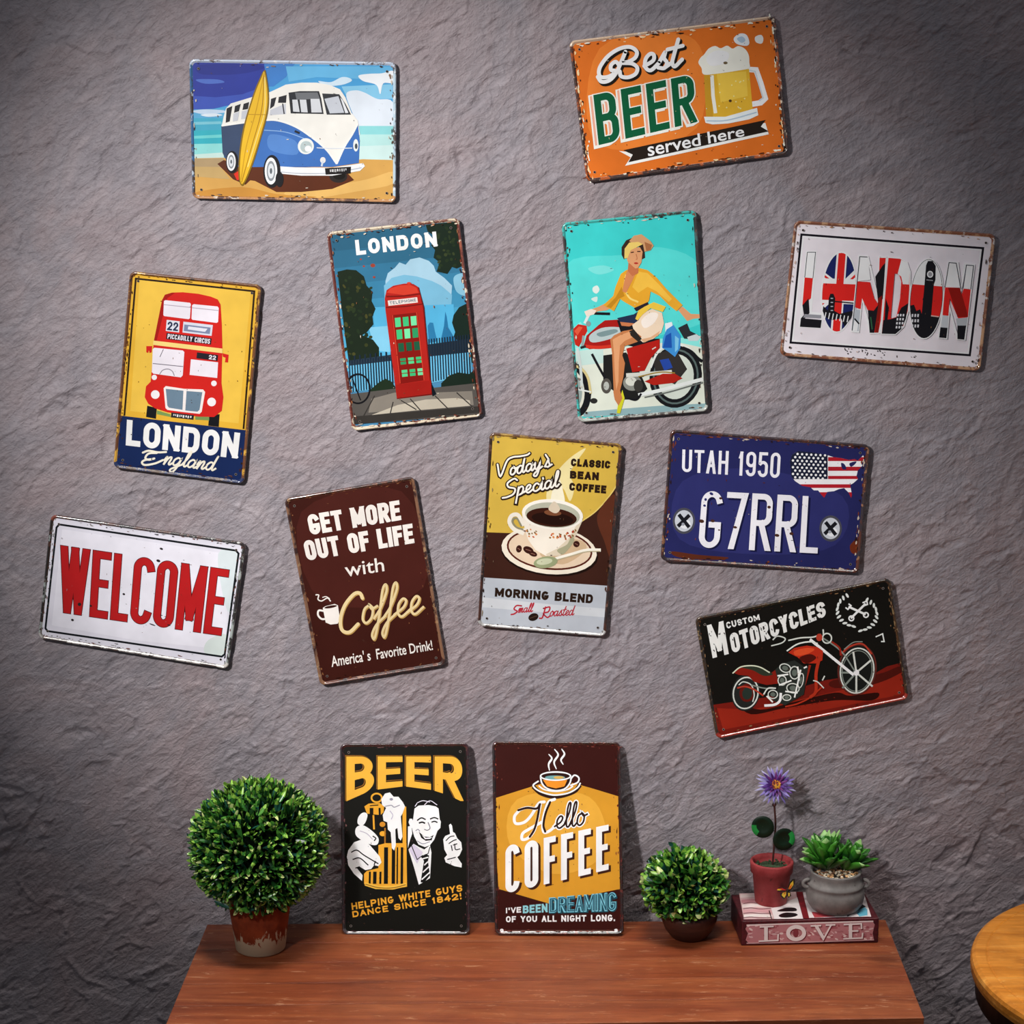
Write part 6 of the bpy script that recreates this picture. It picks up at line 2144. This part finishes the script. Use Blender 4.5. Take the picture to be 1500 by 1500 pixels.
def blade(V, Fc, M, base, d, side, L, w, curve, mi, prof=((0, .5), (.3, .95), (.6, 1.0), (.85, .55), (1.0, .05)), cup=.25):
    n = side.cross(d).normalized()
    idx = len(V)
    for t, ww in prof:
        p = base + d * (L * t) + curve * (L * t * t)
        for sg in (-1, 0, 1):
            q = p + side * (w * .5 * ww * sg) + n * (w * cup * ww * (1 if sg else -.2))
            V.append(tuple(q))
    k = len(prof)
    for i in range(k - 1):
        for j in range(2):
            o = idx + i * 3 + j
            Fc.append((o, o + 1, o + 4, o + 3))
            M.append(mi if isinstance(mi, int) else mi[i])

def solidify(o, t):
    md = o.modifiers.new('thickness', 'SOLIDIFY')
    md.thickness = t
    md.offset = 0

def potted_flower():
    c = on_z(1129, 1321, TOPZ)
    root = thing('potted_flower', 'tall purple flower in a red clay pot standing on the book', 'potted plant', c)
    bm = bmesh.new()
    lathe(bm, [(0, 0), (.0225, 0), (.0245, .002), (.0295, .050), (.0325, .051), (.0335, .066), (.0325, .068), (.0295, .068), (.028, .062), (.027, .056), (0, .055)], 56)
    bm_obj('pot', bm, clay('red_clay', '#8a2a2c', '#a84244'), root, smooth=True)
    bm = bmesh.new()
    rnd = random.Random(6)
    lathe(bm, [(.0275, .055), (.02, .0585), (.01, .060), (0, .0605)], 28)
    for v in bm.verts:
        v.co.z += rnd.uniform(-.0015, .0015)
    for k in range(60):
        a, r = rnd.uniform(0, 2 * PI), .025 * math.sqrt(rnd.random())
        bmesh.ops.create_icosphere(bm, subdivisions=1, radius=rnd.uniform(.0012, .0024), matrix=Matrix.Translation((r * math.cos(a), r * math.sin(a), .0605)))
    bm_obj('moss', bm, leaf_mat('dry_moss', '#36482e', .9), root)
    f = on_y(1136, 1150, c.y)
    fl = f - c
    st = catmull([Vector((.001, 0, .056)), Vector((.003, -.001, .10)), Vector((.004, .001, .13)), Vector((fl.x - .002, 0, fl.z - .02)), Vector((fl.x, 0, fl.z - .004))], False, 6)
    bm = bmesh.new()
    tube(bm, st, .0016, 8)
    bmesh.ops.create_icosphere(bm, subdivisions=2, radius=.0034, matrix=Matrix.Translation((st[16].x, st[16].y, st[16].z)))
    bm_obj('stem', bm, leaf_mat('brown_stem', '#4a2420', .6), root, smooth=True)
    gm = [leaf_mat('dark_leaf', '#0c2012', .45, .3), leaf_mat('leaf_edge', '#1f8a3c', .4)]
    for px, py, side, tilt in ((1117, 1210, -1, .15), (1148, 1228, 1, -.05)):
        p = on_y(px, py, c.y - .006) - c
        V, Fc, M = [], [], []
        R1 = .0175
        V.append(tuple(p))
        n = 22
        for ring in (.55, 1.0):
            for k in range(n):
                a = 2 * PI * k / n
                x, z = R1 * ring * math.cos(a) * .98, R1 * ring * math.sin(a) * 1.02
                x, z = x * math.cos(tilt) - z * math.sin(tilt), x * math.sin(tilt) + z * math.cos(tilt)
                V.append((p.x + x, p.y - .004 * ring * ring + .25 * x * side * .5, p.z + z))
        for k in range(n):
            j = (k + 1) % n
            Fc.append((0, 1 + k, 1 + j))
            M.append(0)
            Fc.append((1 + k, 1 + n + k, 1 + n + j, 1 + j))
            ang = 2 * PI * k / n
            tgt = PI * 1.05 if side < 0 else 0.0
            M.append(1 if math.cos(ang - tgt) > .80 else 0)
        # leaf stalk back to the stem
        b0 = len(V)
        o = mesh_obj('leaf', V, Fc, gm, root, M, smooth=True)
        solidify(o, .0006)
        bm = bmesh.new()
        anc = min(st, key=lambda q: abs(q.z - (p.z - .010)))
        tube(bm, [anc, (anc + p) / 2 + Vector((0, -.001, .002)), p], .0008, 6)
        so = bm_obj('leaf_stalk', bm, leaf_mat('stalk', '#2a2a18', .6), o)
    # blossom, facing the room and slightly up
    nrm = Vector((.05, -.92, .38)).normalized()
    t1 = nrm.cross(Vector((0, 0, 1))).normalized()
    t2 = t1.cross(nrm)
    pm = [leaf_mat('petal_violet', '#5a3088', .55), leaf_mat('petal_lilac', '#8a78c0', .55), leaf_mat('petal_pale', '#aaa4cc', .55), leaf_mat('petal_plum', '#6c2470', .55)]
    V, Fc, M = [], [], []
    for layer, (cnt, L, w, lift, cs) in enumerate(((22, .0285, .0042, .10, [2, 1, 2]), (20, .0245, .0042, .30, [1, 0, 1]), (16, .0195, .0040, .62, [0, 3]), (12, .014, .0034, 1.0, [3, 0]))):
        for k in range(cnt):
            a = 2 * PI * (k + .5 * (layer % 2) + rnd.uniform(-.2, .2)) / cnt
            rd = t1 * math.cos(a) + t2 * math.sin(a)
            d = (rd + nrm * lift * rnd.uniform(.7, 1.3)).normalized()
            sd = d.cross(nrm).normalized()
            blade(V, Fc, M, fl + rd * .003 + nrm * .001 * layer, d, sd, L * rnd.uniform(.85, 1.1), w, -nrm * rnd.uniform(-.1, .25), rnd.choice(cs))
    bl = mesh_obj('blossom', V, Fc, pm, root, M, smooth=True)
    solidify(bl, .0004)
    bm = bmesh.new()
    for k in range(46):
        a, r = 2.399963 * k, .0075 * math.sqrt((k + .5) / 46)
        p = fl + t1 * (r * math.cos(a)) + t2 * (r * math.sin(a)) + nrm * (.009 - r * .25)
        bmesh.ops.create_icosphere(bm, subdivisions=1, radius=.0013, matrix=Matrix.Translation(p))
    om = bm_obj('flower_center', bm, [leaf_mat('stamen_yellow', '#e0a42c', .6), leaf_mat('stamen_orange', '#b85a1c', .6), leaf_mat('stamen_maroon', '#5a1c28', .6)], bl)
    for i, p in enumerate(om.data.polygons):
        kk = i // 20
        p.material_index = 0 if kk % 5 in (0, 2) and kk < 34 else (1 if kk % 2 else 2)
    # butterfly pick resting on the pot's front
    b0 = on_y(1153, 1304, c.y - .031) - c
    bm_m = [leaf_mat('wing_orange', '#e06a1c', .5), leaf_mat('wing_yellow', '#f0c83c', .5), leaf_mat('wing_black', '#141012', .5), leaf_mat('wing_red', '#c8241c', .5)]
    V, Fc, M = [], [], []
    def wing(pts, mi, dy):
        i0 = len(V)
        for x, z in pts:
            V.append((b0.x + x * .0013, b0.y + dy + abs(x) * .0013 * .35, b0.z + z * .0013))
        Fc.append(tuple(range(i0, i0 + len(pts))))
        M.append(mi)
    wing([(0, 0), (2, 8), (6, 13), (9, 13), (9, 7), (5, 0), (2, -2)], 2, 0)
    wing([(1.5, 1), (4, 8), (7, 11), (7.5, 6), (4, 1)], 1, -.0004)
    wing([(1.5, 1), (3, 5), (6, 7), (4, 1)], 0, -.0008)
    wing([(0, 0), (-4, 3), (-10, 2), (-14, 0), (-12, -3), (-6, -3)], 2, 0)
    wing([(-1, 0), (-6, 2), (-12, 0), (-8, -1.5)], 3, -.0004)
    wing([(-6, 0), (-10, 0.4), (-12, -1.2), (-9, -1.6)], 1, -.0008)
    wing([(0, -1), (-4, -3), (-8, -5), (-7, -9), (-3, -12), (0, -7)], 2, 0)
    wing([(-1, -2), (-5, -4), (-6, -7), (-3, -10), (-1, -6)], 1, -.0004)
    wing([(-1, -2), (-4, -4), (-3, -6)], 0, -.0008)
    wing([(0, -1), (4, -3), (5, -8), (2, -10), (0, -6)], 2, 0)
    wing([(1, -3), (3.4, -4), (3.4, -7.5), (1.6, -8)], 1, -.0004)
    o = mesh_obj('butterfly_ornament', V, Fc, bm_m, root, M)
    o['label'] = 'orange, yellow and black butterfly'
    solidify(o, .0003)
    bm = bmesh.new()
    tube(bm, [b0 + Vector((.0015, -.0012, .003)), b0 + Vector((0, -.0016, -.003)), b0 + Vector((-.0012, -.0012, -.009))], [.0007, .0011, .0005], 8)
    bm_obj('butterfly_body', bm, leaf_mat('insect_black', '#120e0e', .5), o, smooth=True)

def potted_succulent():
    c = on_z(1222.5, 1330, TOPZ)
    root = thing('potted_succulent', 'green succulents and pebbles in a grey two-eared pot on the book', 'potted plant', c)
    m = clay('grey_stoneware', '#6e6a68', '#8a8582', .5)
    bm = bmesh.new()
    lathe(bm, [(0, 0), (.032, 0), (.036, .002), (.0425, .012), (.0450, .024), (.0440, .033), (.0420, .038), (.0432, .040), (.0432, .043), (.0405, .0455), (.0385, .050), (.0380, .056), (.0392, .0605), (.0388, .0625), (.0362, .0628), (.0345, .059), (.0340, .053), (0, .052)], 64)
    pot = bm_obj('pot', bm, m, root, smooth=True)
    for sg in (-1, 1):
        bm = bmesh.new()
        pts = [Vector((sg * (.0405 + .0095 * math.sin(t)), -.006 + 0 * t, .0425 + .0065 * math.cos(t))) for t in (PI * k / 10 for k in range(11))]
        tube(bm, pts, .0028, 10)
        bm_obj('handle', bm, m, pot, smooth=True)
    rnd = random.Random(9)
    bm = bmesh.new()
    cols = []
    for k in range(150):
        a, r = rnd.uniform(0, 2 * PI), .0325 * math.sqrt(rnd.random())
        M_ = Matrix.Translation((r * math.cos(a), r * math.sin(a), .0545 + rnd.uniform(0, .0035))) @ Matrix.Rotation(rnd.uniform(0, 6.28), 4, 'Z') @ Matrix.Rotation(rnd.uniform(-.6, .6), 4, 'X') @ Matrix.Diagonal((1.0, .62, .5, 1))
        bmesh.ops.create_icosphere(bm, subdivisions=1, radius=rnd.uniform(.0024, .0042), matrix=M_)
    pb = bm_obj('pebbles', bm, [clay('pebble_cream', '#e0cca8', '#f4e8d4'), clay('pebble_tan', '#c8905c', '#e4b888'), clay('pebble_brown', '#7c5238', '#9a6c4c')], root, smooth=True)
    pb['kind'] = 'stuff'
    for i, p in enumerate(pb.data.polygons):
        p.material_index = [0, 1, 0, 2, 0, 1][(i // 20) % 6]
    gm = [leaf_mat('succulent_green', '#2a681c', .35), leaf_mat('succulent_light', '#448c2a', .35), leaf_mat('succulent_tip', '#98c478', .4), leaf_mat('succulent_dark', '#1c4a1c', .4)]
    for (px, py, lean, cnt, LL, w) in ((1212, 1268, (-.10, 0, 1), 26, .056, .0165), (1238, 1272, (.50, -.02, .85), 22, .046, .0150)):
        b0 = on_y(px, py, c.y + .002) - c
        b0.y = .011
        b0.z = .056
        ax = Vector(lean).normalized()
        t1 = ax.cross(Vector((0, 1, 0.2))).normalized()
        t2 = ax.cross(t1)
        V, Fc, M = [], [], []
        for k in range(cnt):
            fr = (k + .5) / cnt
            a = 2.399963 * k
            el = .25 + .72 * fr                                # outer leaves lie low, inner ones stand
            d = (t1 * math.cos(a) + t2 * math.sin(a)) * math.cos(el * PI / 2) + ax * math.sin(el * PI / 2)
            d.normalize()
            sd = d.cross(ax).normalized() if abs(d.dot(ax)) < .99 else t1
            L = LL * (.70 + .30 * math.sin(PI * fr)) * rnd.uniform(.9, 1.1)
            if d.z < .25:
                d.z = .25
                d.normalize()
            g = rnd.choice([0, 0, 1, 3])
            blade(V, Fc, M, b0 + Vector((0, 0, .002)) + d * .002, d, sd, L, w * rnd.uniform(.85, 1.1), ax * rnd.uniform(.02, .18), [g, g, 1 if g != 3 else 0, 1 if rnd.random() < .3 else 2 if rnd.random() < .5 else 0], prof=((0, .6), (.35, .85), (.65, 1.0), (.86, .75), (1.0, .06)), cup=.30)
        o = mesh_obj('succulent', V, Fc, gm, root, M, smooth=True)
        solidify(o, .0014)

potted_flower()
potted_succulent()
